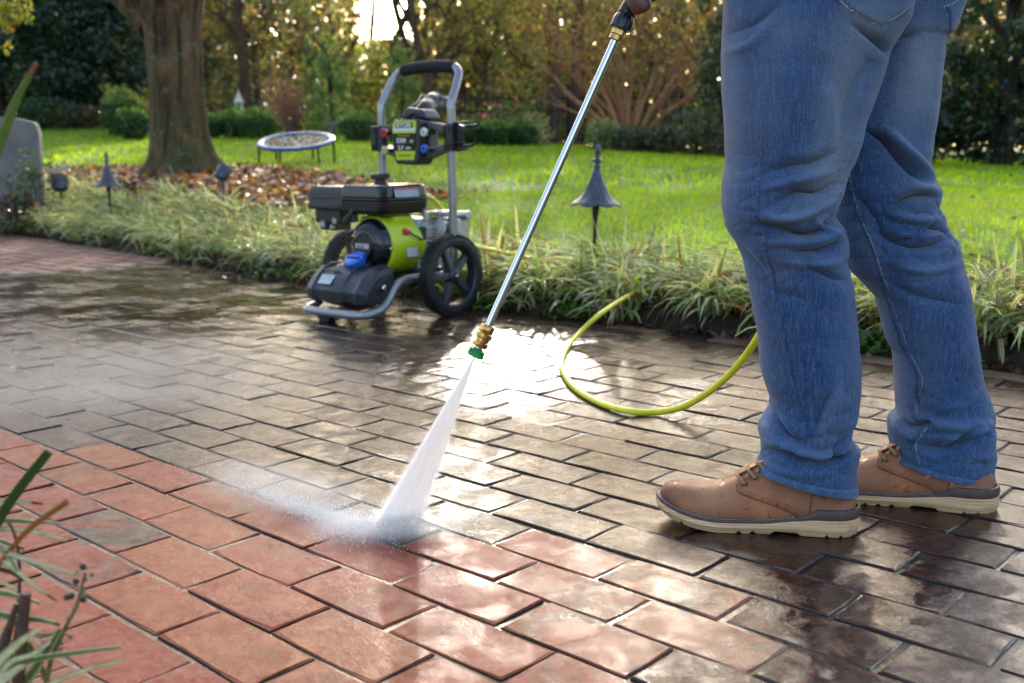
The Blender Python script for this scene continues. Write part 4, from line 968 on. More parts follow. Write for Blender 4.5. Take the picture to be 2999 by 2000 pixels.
# fuel tank
def fuel():
    o_ = [(.085, .235), (-.125, .235), (-.150, .20), (-.158, .02), (-.14, -.02), (.06, -.02), (.085, .0)]
    def ring(k, z): 
        cx, cy = -.035, .108; return [Vector((cx+(x-cx)*k, cy+(y-cy)*k, z)) for x, y in o_]
    mb = MB(); mb.loft([ring(.90, .392), ring(.97, .405), ring(.99, .446)]); t = mb.build('fuel_tank', M_GLOSSBLK, PW, bevel=.007, seg=3)
    mb = MB(); mb.loft([ring(1.035, .446), ring(1.04, .450), ring(1.035, .454)]); mb.build('tank_seam', M_GLOSSBLK, t, bevel=.0015)
    mb = MB(); mb.loft([ring(.985, .454), ring(.955, .492), ring(.90, .503), ring(.55, .508)]); mb.build('tank_top', M_GLOSSBLK, t, bevel=.006, seg=3)
    rr_ = Matrix.Rotation(R(-5), 3, 'Y'); mb = MB(); mb.box((-.1535, .11, .475), (.0012, .125, .036), Matrix.Rotation(R(14), 3, 'Y')); mb.build('warning_label', simple('label grey', (.32, .36, .42), .4), t)
    mb = MB(); mb.box((-.1518, .11, .4895), (.0012, .123, .006), Matrix.Rotation(R(14), 3, 'Y')); mb.build('label_band', simple('label red', (.55, .03, .03), .4), t)
    for r_ in range(3):
        for c_ in range(3): mb = MB(); mb.box((-.1548+.0025*r_, .152-.042*c_, .4635+.0095*r_), (.0012, .034 if (r_+c_) % 2 else .026, .0045), Matrix.Rotation(R(14), 3, 'Y')); mb.build('label_panel', M_BLUE if c_ == 0 and r_ == 1 else (M_WHITE if (r_*3+c_) % 4 == 0 else simple('label ink', (.2, .2, .22), .5)), t)
    mb = MB(); mb.lathe([(.022, .50), (.022, .520), (.036, .524), (.037, .540), (.030, .545), (.005, .546)], 28, (.0, .10, 0), wob=lambda a, i: 1+(.05*math.sin(10*a) if 1 < i < 4 else 0)); mb.build('fuel_cap', M_BLKPL, t, smooth=True)
    # air filter box and what hangs below it
    mb = MB(); mb.loft([[Vector(((.195+(x-.195)*k), (.14+(y-.14)*k), z)) for x, y in ((.30, .215), (.095, .215), (.095, .05), (.30, .05))] for k, z in ((.97, .405), (1, .41), (1.0, .428), (.97, .432), (.96, .475), (.88, .495))]); a = mb.build('air_filter_box', M_GREYPL, PW, bevel=.009, seg=3)
    MB().box((.20, .2155, .452), (.14, .003, .005)).build('ridge', M_GREYPL, a, bevel=.001); MB().box((.20, .2185, .416), (.19, .003, .006)).build('ridge', M_GREYPL, a, bevel=.001)
    MB().cyl((.15, .12, .49), (.15, .12, .508), .006, 8).build('stud', M_BLKPL, a)
    mb = MB(); mb.box((.215, .14, .378), (.15, .10, .055)); mb.box((.235, .13, .34), (.10, .08, .04)); mb.build('carburettor', M_BLKPL, PW, bevel=.006)
    mb = MB(); mb.cyl((.17, .195, .36), (.17, .165, .36), .014, 12); mb.box((.25, .18, .35), (.03, .02, .035)); mb.cyl((.2, .185, .335), (.2, .165, .335), .011, 10); mb.build('choke_fitting', M_ALU, PW, bevel=.002)
    mb = MB(); mb.box((.26, .185, .365), (.02, .004, .035)); mb.build('choke_label', simple('label yellow', (.6, .5, .05), .4), PW)
    # pull starter grip in front of the shroud
    mb = MB(); Q = Matrix.Rotation(R(38), 3, 'Y'); mb.box((.045, .225, .385), (.075, .02, .014), Q); mb.box((.045, .225, .372), (.075, .02, .006), Q); mb.cyl((.018, .225, .365), (.018, .225, .392), .007, 8); mb.build('starter_grip', M_BLKPL, PW, bevel=.004)
    MB().tube(spline([(.075, .215, .37), (.095, .20, .32), (.098, .19, .26), (.09, .18, .20)], 5), .003, 6).build('pull_cord', M_BLKPL, PW)
fuel()
# handle panel
def panel():
    y0, y1 = -.125, -.075
    for s_ in (-1, 1):
        mb = MB(); mb.lathe([(.026, .628), (.028, .632), (.028, .728), (.026, .732)], 20, (s_*.195, -.1, 0)); mb.box((s_*.212, -.09, .68), (.03, .05, .10)); c_ = mb.build('handle_clamp', M_BLKPL, PW, bevel=.004)
        for zz in (.648, .712): MB().lathe([(.011, 0), (.011, .004), (.005, .004)], 12, (s_*.21, -.066, zz), Ry).build('bolt_recess', M_GLOSSBLK, c_)
        # open arm with two bars joined by an end plate
        mb = MB(); P_ = lambda pts: [(s_*a, b) for a, b in pts]
        mb.prism(P_([(.175, .728), (.175, .698), (.085, .722), (.07, .745)]), y0, y1); mb.prism(P_([(.175, .655), (.175, .628), (.06, .592), (.07, .622)]), y0, y1); mb.prism(P_([(.10, .72), (.075, .73), (.075, .61), (.10, .625)]), y0, y1-.006)
        mb.build('panel_arm', simple('warm grey plastic', (.10, .092, .088), .45), PW, bevel=.003)
    out = [(-.075, .752), (.062, .752), (.078, .742), (.078, .70), (.062, .60), (.05, .578), (-.062, .574), (-.078, .59), (-.088, .70), (-.088, .742)]
    mb = MB(); mb.prism(out, -.12, -.035); c = mb.build('console', M_BLKPL, PW, bevel=.010, seg=3)
    yf = -.0335
    mb = MB(); mb.prism([(-.060, .747), (.048, .747), (.062, .738), (.063, .698), (-.066, .698), (-.070, .740)], -.037, yf); mb.build('lime_label', M_LIME, c)
    mb = MB(); mb.prism([(-.062, .718), (.060, .718), (.060, .706), (-.062, .706)], -.034, yf+.0006); mb.build('white_band', M_WHITE, c)
    mb = MB(); mb.prism([(-.064, .696), (.061, .696), (.054, .631), (-.062, .631)], -.037, yf); mb.build('black_label', M_GLOSSBLK, c)
    mb = MB(); mb.prism([(-.062, .629), (.053, .629), (.045, .594), (-.052, .594)], -.037, yf); mb.build('lime_label', M_LIME, c)
    mb = MB(); mb.prism([(-.050, .740), (.045, .740), (.045, .716), (-.050, .716)], -.034, yf+.0003); mb.build('badge_plate', M_GLOSSBLK, c)
    rt = (R(90), 0, R(180)); yt = yf+.0012
    text('RYOBI', .025, M_WHITE, c, (-.002, yt, .7285), rt, bold=.0008, xs=1.15)
    text('PRESSURE WASHER', .0075, M_LIME, c, (0, yt-.0008, .688), rt)
    text('3300', .026, M_WHITE, c, (.016, yt-.0008, .669), rt, bold=.0006, xs=1.05); text('PSI', .014, M_WHITE, c, (-.042, yt-.0008, .6655), rt, bold=.0004)
    text('2.4', .024, M_WHITE, c, (.020, yt-.0008, .642), rt, bold=.0006); text('GPM', .014, M_WHITE, c, (-.022, yt-.0008, .6395), rt, bold=.0004)
    text('212CC ENGINE', .010, simple('dark print', (.08, .09, .01), .5), c, (0, yt-.0008, .611), rt)
    # quick connect nozzles
    for (x, z, m_) in ((.108, .700, M_RED), (.108, .632, simple('yellow nozzle', (.6, .55, .25), .4)), (-.112, .700, simple('white nozzle', (.65, .66, .55), .4)), (-.112, .636, M_BLUE)):
        b = MB(); b.cyl((x, -.09, z), (x, -.03, z), .009, 10); bb = b.build('nozzle_holder', M_BLKPL, PW)
        MB().lathe([(.010, 0), (.0165, .006), (.0175, .016), (.014, .020), (.006, .020), (.004, .014)], 16, (x, -.045, z), Ry, wob=lambda a, i: 1+(.06*math.sin(6*a) if i in (1, 2) else 0)).build('nozzle', m_, bb, smooth=True)
    # rubber band straps and coiled lance holder behind
    mb = MB(); mb.prism([(-.09, .752), (-.06, .79), (.02, .80), (.05, .77), (.05, .752)], -.16, -.07); mb.build('console_top', M_GREYPL, PW, bevel=.01)
    g = MB(); g.tube(spline([(-.02, -.08, .75), (.0, -.15, .79), (.03, -.22, .81), (.05, -.27, .822)], 4), [.030]*4+[.036]*4+[.046]*4+[.05], 14); gun = g.build('gun_holster', M_GREYPL, PW, smooth=True)
    g = MB(); g.lathe([(.058, .0), (.064, .006), (.066, .040), (.058, .050), (.002, .053)], 30, (.06, -.27, .80), Matrix.Rotation(R(8), 3, 'X')); g.build('hose_cap', simple('warm grey plastic', (.10, .092, .088), .45), gun, smooth=True)
    for k in range(5): a = R(40+k*28); MB().tube(spline([(.06+.070*math.cos(a), -.27+.070*math.sin(a), .80), (.06+.069*math.cos(a+.12), -.27+.069*math.sin(a+.12), .842), (.06+.02*math.cos(a+.4), -.27+.02*math.sin(a+.4), .857)], 4), .0035, 6).build('net_cord', M_BLKPL, gun)
    for q in ([(.055, -.06, .752), (.05, -.10, .79), (.05, -.18, .83), (.06, -.24, .852)], [(-.03, -.06, .752), (-.02, -.10, .80), (.02, -.20, .845)], [(.02, -.06, .752), (.03, -.13, .81), (.08, -.22, .852)]): MB().tube(spline(q, 5), .003, 6).build('bungee_cord', M_BLKPL, PW)
    # hooks on the right post
    for zz, L_ in ((.72, .085), (.645, .06)):
        h = MB(); h.tube(spline([(-.22, -.10, zz), (-.25, -.12, zz), (-.215-L_, -.13, zz+.004), (-.235-L_, -.12, zz+.012)], 4), .0065, 8); h.tube(spline([(-.22, -.085, zz+.012), (-.25, -.09, zz+.014), (-.21-L_, -.09, zz+.016)], 4), .005, 8); h.box((-.245, -.10, zz-.01), (.045, .03, .014)); h.build('hose_hook', M_BLKPL, PW, smooth=True)
    MB().prism([(-.225, .735), (-.26, .72), (-.245, .66), (-.235, .625), (-.225, .625)], -.115, -.09).build('hook_plate', M_GREYPL, PW, bevel=.003)
panel()
MB().tube(spline([(-.18, .1, .05), (-.1, .0, .018), (-.2, -.15, .016), (-.24, -.22, .05)], 6), .004, 6).build('drain_hose', M_BLKPL, PW)

# ================================================================== THE PERSON
PERSON = empty('person', (.45, 1.78, 0), 0, 'person in faded blue jeans and tan leather boots holding the spray lance', 'person')
PINV = Matrix.Translation((-.45, -1.78, 0))
def pchild(o):
    o.parent = PERSON; o.matrix_parent_inverse = PINV; return o
M_SKIN = simple('dark brown skin', (.12, .048, .030), .42, 0, .15, 40, .25, 500, .0008)
# ---- denim
def denim():
    t = NT('denim'); g = t.n('TexCoord').outputs['Object']; at_ = t.n('Attribute'); at_.attribute_name = 'col'
    sep = t.n('SeparateColor'); t.l(at_.outputs['Color'], sep.inputs[0])
    wv = t.noise(1, 2, .6, t.mapping(g, (2600, 2600, 500), (0, .5, 0))); wv2 = t.noise(1, 3, .7, t.mapping(g, (500, 500, 1500)))
    slub = t.noise(1, 4, .7, t.mapping(g, (330, 330, 26))); n = t.noise(14, 5, .65, g); n2 = t.noise(4, 3, .6, g)
    c = t.mix(t.ramp(n, .3, .7), (.005, .029, .098), (.011, .060, .172))
    c = t.mix(t.ramp(n2, .4, .7, 0, .5), c, (.04, .11, .27))
    c = t.mix(t.math('MULTIPLY', sep.outputs[0], .85), c, (.23, .26, .30))
    c = t.mix(t.math('MULTIPLY', sep.outputs[1], .6), c, (.16, .28, .46))
    c = t.mix(t.math('MULTIPLY', sep.outputs[2], .7), c, (.010, .022, .07))
    th = t.math('ADD', t.math('MULTIPLY', wv, .5), t.math('MULTIPLY', slub, .5))
    c = t.mix(t.ramp(th, .48, .62, 0, .55), c, (.17, .26, .42)); c = t.mix(t.ramp(wv2, .52, .38, 0, .7), c, (.006, .016, .05))
    c = t.mix(t.ramp(t.noise(1, 2, .6, t.mapping(g, (900, 900, 900))), .58, .72, 0, .5), c, (.30, .40, .55))
    b = t.bsdf(c, .8, 0, t.bump(t.math('ADD', wv, t.math('MULTIPLY', wv2, .6)), .5, .0012), .25, Sheen_Weight=.25, Sheen_Roughness=.5)
    return t.done(b)
M_DENIM = denim()
M_THREAD = simple('pale thread', (.24, .29, .37), .7); M_DTHREAD = simple('dark denim edge', (.012, .02, .06), .8); M_GTHREAD = simple('fawn thread', (.34, .26, .16), .7)
A1 = lambda P_: [(2050+.6378*x, .6378*y) for x, y in P_]
A2 = lambda P_: [(2050+.4037*x, 980+.4037*y) for x, y in P_]
nearL = [(2150, -420), (2138, -200), (2128, -60), (2126, 32), (2119, 159), (2121, 268), (2130, 383), (2130, 478), (2121, 542), (2121, 606), (2132, 663), (2158, 708), (2181, 759), (2187, 785), (2200, 848), (2213, 912), (2229, 995), (2232, 1061), (2244, 1113), (2262, 1165), (2262, 1195), (2243, 1222), (2229, 1246), (2230, 1268), (2236, 1290), (2231, 1335), (2211, 1372)]
nearR = [(2690, -420), (2690, -200), (2678, -60), (2665, 6), (2653, 57), (2600, 140), (2579, 210), (2554, 281), (2525, 357), (2512, 421), (2496, 466), (2477, 504), (2465, 542), (2444, 600), (2436, 632), (2455, 663), (2472, 702), (2474, 740), (2468, 765), (2480, 804), (2490, 848), (2496, 912), (2504, 999), (2513, 1081), (2510, 1150), (2502, 1202), (2482, 1255), (2480, 1275), (2494, 1297), (2512, 1308), (2506, 1335), (2499, 1372), (2498, 1405), (2501, 1440)]
farL = [(2290, -420), (2280, -60), (2290, 100), (2320, 300), (2370, 450), (2420, 580), (2433, 628), (2452, 690), (2474, 753), (2496, 791), (2535, 829), (2573, 871), (2585, 912), (2606, 995), (2625, 1028), (2631, 1081), (2631, 1141), (2635, 1190), (2632, 1212), (2613, 1222), (2607, 1240), (2613, 1283), (2620, 1330), (2619, 1345)]
farR = [(2860, -420), (2850, -200), (2820, -40), (2809, 0), (2790, 51), (2770, 98), (2753, 110), (2752, 159), (2744, 223), (2736, 319), (2722, 395), (2718, 446), (2708, 490), (2736, 542), (2746, 568), (2734, 606), (2752, 631), (2764, 670), (2793, 708), (2809, 765), (2822, 823), (2834, 893), (2847, 995), (2853, 1041), (2859, 1081), (2865, 1113), (2890, 1174), (2901, 1202), (2897, 1238), (2905, 1271), (2902, 1327), (2897, 1368), (2900, 1392), (2901, 1412)]
def fold_disp(S_, folds):
    d = np.zeros(len(S_))
    for pts, wd_, amp in folds:
        P_ = np.array([(p.x, p.y) for p in spline([(a, b, 0) for a, b in pts], 5)]); best = np.full(len(S_), 1e9); par = np.zeros(len(S_)); n = len(P_)-1
        for i in range(n):
            a, b = P_[i], P_[i+1]; ab = b-a; t_ = np.clip(((S_-a)@ab)/(ab@ab+1e-9), 0, 1); dd = np.hypot(*(S_-a-t_[:, None]*ab).T); k = dd < best; best[k] = dd[k]; par[k] = (i+t_[k])/n
        q_ = best/wd_; d += amp*(.62 if amp > 0 else 1.05)*(np.exp(-q_**2) if amp > 0 else .55*np.exp(-np.sqrt(q_**2+.02)*1.7)*1.15+.45*np.exp(-(q_*.8)**2))*np.clip(np.sin(np.pi*np.clip(par, .04, .96)), 0, 1)**.6
    return d
def poly_in(S_, poly):
    x, y = S_[:, 0], S_[:, 1]; c = np.zeros(len(S_), bool); n = len(poly)
    for i in range(n):
        (x1, y1), (x2, y2) = poly[i], poly[(i+1) % n]
        if y1 == y2: continue
        c ^= ((y1 > y) != (y2 > y)) & (x < (x2-x1)*(y-y1)/(y2-y1)+x1)
    return c
def leg_mesh(name, Lp, Rp, yc, by, folds, fades, darks, pockets, hemw):
    NR, NC = 480, 220; Lp = np.array(Lp, float); Rp = np.array(Rp, float)
    tt = np.linspace(0, 1, NR)
    y0 = -420; yb = 1290; Ly = np.where(tt < .9, y0+(yb-y0)*tt/.9, yb+(Lp[-1, 1]-yb)*(tt-.9)/.1); Ry = np.where(tt < .9, y0+(yb-y0)*tt/.9, yb+(Rp[-1, 1]-yb)*(tt-.9)/.1)
    Lx = np.interp(Ly, Lp[:, 1], Lp[:, 0]); Rx = np.interp(Ry, Rp[:, 1], Rp[:, 0])
    k = np.array([.25, .5, .25]); Lx[1:-1] = np.convolve(Lx, k, 'valid'); Rx[1:-1] = np.convolve(Rx, k, 'valid')
    V = np.zeros((NR, NC, 3)); Nn = np.zeros((NR, NC, 3)); ph = np.linspace(0, 2*np.pi, NC, endpoint=False)
    for i in range(NR):
        yy = float(np.interp(tt[i], [0, 1], [yc[0], yc[1]])); a = at(Lx[i], Ly[i], yy); b = at(Rx[i], Ry[i], yy); m_ = (a+b)/2; h = (b-a)/2
        bb = float(np.interp(tt[i], [0, .25, .45, .6, .8, .93, 1], by)); cs, sn = np.cos(ph), np.sin(ph); e = .92
        cx = np.sign(cs)*np.abs(cs)**e; sy_ = np.sign(sn)*np.abs(sn)**e
        V[i] = np.array(m_)[None]+cx[:, None]*np.array(h)[None]+sy_[:, None]*np.array([0, bb, 0])[None]
        nn = np.stack([cs/max(h.x, .01), sn/bb, 0*cs], -1); Nn[i] = nn/np.linalg.norm(nn, axis=1)[:, None]
    Vf = V.reshape(-1, 3); N_ = Nn.reshape(-1, 3); S_ = proj_np(Vf)[:, :2]
    face = np.clip(np.abs(N_[:, 1]), 0, 1)**.7
    d = fold_disp(S_, [(a_, b_*.66, c_) for a_, b_, c_ in folds])*face*2.9
    fine = np.array([mnoise.noise(Vector((p[0]*9, p[1]*9, p[2]*34)))+.6*mnoise.noise(Vector((p[0]*24+5, p[1]*24, p[2]*60))) for p in Vf])
    ang = np.array([mnoise.noise(Vector((p[0]*13+p[2]*16, p[1]*8, p[2]*18-p[0]*12+9))) for p in Vf])
    crs = np.array([-abs(mnoise.noise(Vector((p[0]*22+p[2]*9, p[1]*10, p[2]*42-p[0]*14)))) for p in Vf])
    crs = np.exp(crs*9)*-1.; d += (crs*.0036)*(.25+1.*np.exp(-((S_[:, 1]-680)/170)**2)+1.3*np.exp(-((S_[:, 1]-1290)/100)**2))*face
    zone = .5+1.2*np.exp(-((S_[:, 1]-700)/190)**2)+1.6*np.exp(-((S_[:, 1]-1290)/110)**2)
    d += (fine*.0018+ang*.0026)*zone*face
    for poly, hgt in pockets: d += hgt*poly_in(S_, poly)*(N_[:, 1] < 0)
    hm = (np.repeat(tt, NC) > 1-hemw); d += .0022*hm; d -= .0025*np.exp(-((np.repeat(tt, NC)-(1-hemw))/.0028)**2)
    Vf = Vf+N_*d[:, None]
    # lower back of the fold is tucked a little for soft drape
    fade = np.zeros(len(Vf)); lt = np.clip(d/.014, 0, 1)*.4
    for (fx, fy, sx_, sy_, ro, am) in fades:
        u = (S_[:, 0]-fx)*math.cos(ro)+(S_[:, 1]-fy)*math.sin(ro); v = -(S_[:, 0]-fx)*math.sin(ro)+(S_[:, 1]-fy)*math.cos(ro); fade += am*np.exp(-(u/sx_)**2-(v/sy_)**2)
    dk = np.zeros(len(Vf))
    for pts, wd_, am in darks: dk += fold_disp(S_, [(pts, wd_, am)])
    hemn = np.array([mnoise.noise(Vector((p[0]*130, p[1]*130, p[2]*40))) for p in Vf]); lt = np.where(hm, .35+.5*np.clip(hemn, -.5, 1), lt); lt += .8*np.exp(-((np.repeat(tt, NC)-1)/.002)**2)
    col = np.stack([np.clip(fade, 0, 1), np.clip(lt, 0, 1), np.clip(dk, 0, 1)], -1)
    idx = np.arange(NR*NC).reshape(NR, NC); n1 = np.roll(idx, -1, 1)
    Q = np.stack([idx[:-1], n1[:-1], n1[1:], idx[1:]], -1).reshape(-1, 4)
    # inner lining so the cuff reads as cloth with thickness
    return Vf, Q, col, idx
nf = [  # near leg: (polyline, width px, height m)
 (A1([(290, 800), (400, 765), (520, 745), (610, 700)]), 20, -.006), (A1([(330, 940), (430, 885), (540, 885), (600, 850)]), 18, -.008),
 (A1([(262, 1030), (380, 1052), (480, 1082), (560, 1062), (605, 1000)]), 17, -.012), (A1([(430, 1155), (540, 1155), (650, 1115)]), 15, -.010),
 (A1([(150, 1080), (230, 1170), (300, 1270)]), 24, -.006), (A1([(470, 1200), (600, 1275), (680, 1290)]), 16, -.005),
 (A1([(270, 985), (400, 1008), (520, 965), (625, 880)]), 17, .011), (A1([(300, 1110), (440, 1110), (560, 1100), (645, 1060)]), 15, .008), (A1([(400, 1205), (560, 1215), (650, 1190)]), 16, .007),
 (A1([(270, 880), (380, 845), (500, 815), (640, 770)]), 18, .006), (A1([(520, 1010), (560, 1040), (640, 1080)]), 13, .007), (A1([(130, 1030), (200, 1120), (280, 1190)]), 20, .006),
 (A1([(340, 40), (250, 110), (130, 160)]), 20, -.004), (A1([(340, 90), (240, 200), (130, 240)]), 18, .004), (A1([(560, 380), (600, 560), (560, 700)]), 40, .005), (A1([(800, 250), (700, 420), (640, 640)]), 38, -.005),
 (A1([(860, 250), (830, 200), (700, 110)]), 18, -.006), (A1([(200, 1250), (330, 1330), (500, 1380)]), 22, -.003),
 (A2([(475, 835), (600, 850), (720, 890), (850, 922), (980, 910), (1060, 870), (1135, 815)]), 13, -.014), (A2([(455, 770), (620, 800), (760, 855), (900, 872), (1040, 820)]), 18, .012),
 (A2([(1000, 400), (930, 550), (880, 700), (830, 850)]), 16, .006), (A2([(960, 400), (890, 540), (840, 700)]), 14, -.004), (A2([(455, 620), (500, 700), (620, 780)]), 18, .008), (A2([(545, 560), (560, 650), (640, 745), (770, 775)]), 16, -.010),
 (A2([(1060, 740), (980, 830), (940, 900)]), 12, -.006), (A2([(1110, 790), (1040, 850), (980, 890)]), 11, .006), (A2([(480, 960), (700, 1010), (1000, 1000)]), 20, .003)]
ff = [(A1([(760, 600), (850, 655), (930, 745), (1030, 840)]), 16, -.010), (A1([(850, 590), (950, 695), (1070, 810)]), 18, .010), (A1([(880, 945), (980, 905), (1085, 900)]), 14, -.009),
 (A1([(790, 1055), (900, 1108), (1050, 1060)]), 14, -.006), (A1([(860, 980), (1000, 1010), (1110, 1005)]), 15, .008), (A1([(840, 1110), (1000, 1142), (1150, 1095)]), 15, -.008), (A1([(900, 1070), (1020, 1085), (1140, 1060)]), 12, .006),
 (A1([(860, 1290), (1000, 1360), (1210, 1400)]), 22, -.005), (A1([(1040, 1050), (1115, 1062), (1130, 1080)]), 10, -.006), (A1([(850, 1200), (1020, 1240), (1190, 1210)]), 20, .006), (A1([(950, 850), (1030, 860), (1090, 880)]), 16, .008),
 (A1([(720, 900), (800, 1000), (850, 1100)]), 18, -.004), (A1([(1000, 160), (900, 190), (850, 260)]), 18, -.006),
 (A2([(1445, 600), (1520, 672), (1640, 640), (1690, 652)]), 13, -.015), (A2([(1560, 590), (1700, 640), (1850, 662), (2060, 640)]), 20, .012), (A2([(1610, 805), (1760, 825), (1900, 790), (2090, 730)]), 15, -.010),
 (A2([(1960, 690), (1890, 740), (1840, 785)]), 13, -.008), (A2([(1395, 610), (1470, 700), (1560, 765)]), 16, .010), (A2([(1700, 740), (1850, 740), (2000, 690), (2100, 640)]), 16, .009), (A2([(1940, 945), (2090, 930)]), 14, -.004),
 (A2([(1470, 350), (1560, 450), (1600, 560)]), 20, -.004), (A2([(2000, 400), (1900, 500), (1750, 560)]), 22, .004)]
pock = A1([(630, -12), (640, 0), (700, 50), (820, 115), (880, 90), (955, 40), (1000, -60), (640, -60)])
pock2 = A1([(1120, 30), (1135, 60), (1138, 150), (1200, 100), (1260, -60), (1150, -60), (1180, 0)])
fd_n = [(2240, 260, 70, 260, .1, .30), (2330, 90, 120, 60, .2, .25), (2470, 250, 75, 260, .18, .75), (2560, 60, 80, 60, 0, .5), (2150, 280, 26, 330, 0, .45), (2420, 520, 60, 110, .3, .6), (2200, 1000, 30, 200, -.1, .35), (2300, 770, 60, 60, 0, .25), (2330, 620, 70, 30, 0, .3), (2440, 1200, 30, 160, .2, .25)]
fd_f = [(2700, 190, 50, 150, .05, .9), (2640, 300, 50, 150, .1, .45), (2690, 560, 50, 40, 0, .5), (2720, 780, 50, 80, 0, .25), (2700, 1100, 60, 200, 0, .2), (2560, 760, 30, 120, -.4, .4), (2650, 1190, 30, 120, -.2, .35)]
seam_n = A1([(343, 0), (325, 150), (310, 350), (290, 600), (272, 750), (262, 950), (262, 1010), (290, 1060), (300, 1150), (325, 1250), (350, 1400), (380, 1540)])+A2([(600, 0), (630, 150), (670, 350), (720, 550), (757, 650), (752, 760), (690, 820), (660, 862), (680, 900), (670, 1000), (655, 1100), (655, 1165)])
seam_f = A1([(686, 805), (700, 880), (740, 1010), (800, 1150), (830, 1250), (870, 1350), (900, 1450), (935, 1540)])+A2([(1475, 20), (1530, 150), (1600, 300), (1600, 400), (1565, 500), (1580, 600), (1645, 655), (1600, 730), (1560, 800), (1580, 900), (1600, 1000), (1593, 1070)])
nf += [(seam_n, 5, .0016), ([(x+9, y) for x, y in seam_n], 5, -.0012)]; ff += [(seam_f, 5, .0025), ([(x-9, y) for x, y in seam_f], 6, -.002)]
Va, Qa, Ca, _ = leg_mesh('near', nearL, nearR, (1.755, 1.715), [.12, .115, .098, .088, .080, .078, .070], nf, fd_n, [(seam_n, 10, .5)], [(pock, .004)], .017)
Vb, Qb, Cb, _ = leg_mesh('far', farL, farR, (1.93, 1.835), [.12, .112, .095, .085, .078, .078, .070], ff, fd_f, [(seam_f, 12, .6)], [(pock2, .004)], .017)
jeans = pchild(npmesh('jeans', np.concatenate([Va, Vb]), np.concatenate([Qa, Qb+len(Va)]), M_DENIM, None, np.concatenate([Ca, Cb]), True))
s_ = jeans.modifiers.new('t', 'SOLIDIFY'); s_.thickness = .0022; s_.offset = -1
bvA = BVHTree.FromPolygons([tuple(v) for v in Va], [tuple(q) for q in Qa]); bvB = BVHTree.FromPolygons([tuple(v) for v in Vb], [tuple(q) for q in Qb])
def cast(bv, pts, lift=.0006, every=6):
    out = []
    for (a, b) in pts:
        r = ray(a, b).normalized(); h = bv.ray_cast(Vector((0, 0, CAMH)), r)
        if h[0] is not None: out.append(h[0]+(-r)*lift)
    return out
def dense(pts, step=5):
    q = spline([(a, b, 0) for a, b in pts], 10); return [(p.x, p.y) for p in q]
def stitch(name, bv, pts, r, mat, dash=None, lift=.0006, parent=None):
    P_ = cast(bv, dense(pts), lift+.0007); P_ = [p for i, p in enumerate(P_) if i == 0 or (p-P_[i-1]).length < .03]
    mb = MB()
    if dash:
        L_ = 0
        seg = []
        for i in range(1, len(P_)):
            L_ += (P_[i]-P_[i-1]).length; seg.append((L_, P_[i]))
        s0 = 0
        def pt(s):
            for j, (q, p) in enumerate(seg):
                if q >= s:
                    q0, p0 = seg[j-1] if j else (0, P_[0]); return p0.lerp(p, (s-q0)/max(1e-6, q-q0))
            return P_[-1]
        while s0+dash*.7 < L_: mb.tube([pt(s0), pt(s0+dash*.62)], r, 5); s0 += dash
    else: mb.tube(P_, r, 6)
    o = mb.build(name, mat); return (pchild(o) if parent is None else None) or o
off = lambda pts, dx, dy=0: [(a+dx, b+dy) for a, b in pts]
def sub(o, par):
    o.parent = par; o.matrix_parent_inverse = PINV @ Matrix.Identity(4); o.matrix_parent_inverse = (par.matrix_parent_inverse if False else Matrix.Identity(4)); return o
for o in (stitch('seam', bvA, seam_n, .0007, M_THREAD), stitch('seam', bvB, off(seam_f, 2), .0011, M_THREAD), stitch('seam', bvB, off(seam_f, -5), .0008, M_DTHREAD)):
    sub(o, jeans)
pe = A1([(640, -2), (700, 50), (820, 113), (880, 88), (955, 36), (966, -2)])
for o in (stitch('pocket_edge', bvA, pe, .0017, simple('worn denim edge', (.34, .34, .31), .8)), stitch('pocket_stitch', bvA, off(pe, 2, -11), .0006, M_DTHREAD, .004), stitch('pocket_stitch', bvA, off(pe, 0, -24), .0006, M_DTHREAD, .004),
          stitch('pocket_edge', bvB, A1([(1186, 0), (1150, 22), (1120, 34), (1133, 65), (1138, 145)]), .0014, simple('worn denim edge', (.34, .34, .31), .8)), stitch('pocket_edge', bvB, A1([(1183, 0), (1147, 20), (1116, 34), (1129, 65), (1134, 145)]), .0010, M_DTHREAD)):
    sub(o, jeans)
hn = A2([(415, 945), (490, 1015), (590, 1075), (740, 1135), (900, 1165), (1020, 1158), (1116, 1135)]); hf = A2([(1418, 880), (1470, 950), (1560, 1020), (1680, 1055), (1850, 1075), (1980, 1065), (2100, 1035)])
for o in (stitch('hem_stitch', bvA, hn, .0006, M_DTHREAD, .004), stitch('hem_stitch', bvB, hf, .0006, M_DTHREAD, .004)): sub(o, jeans)
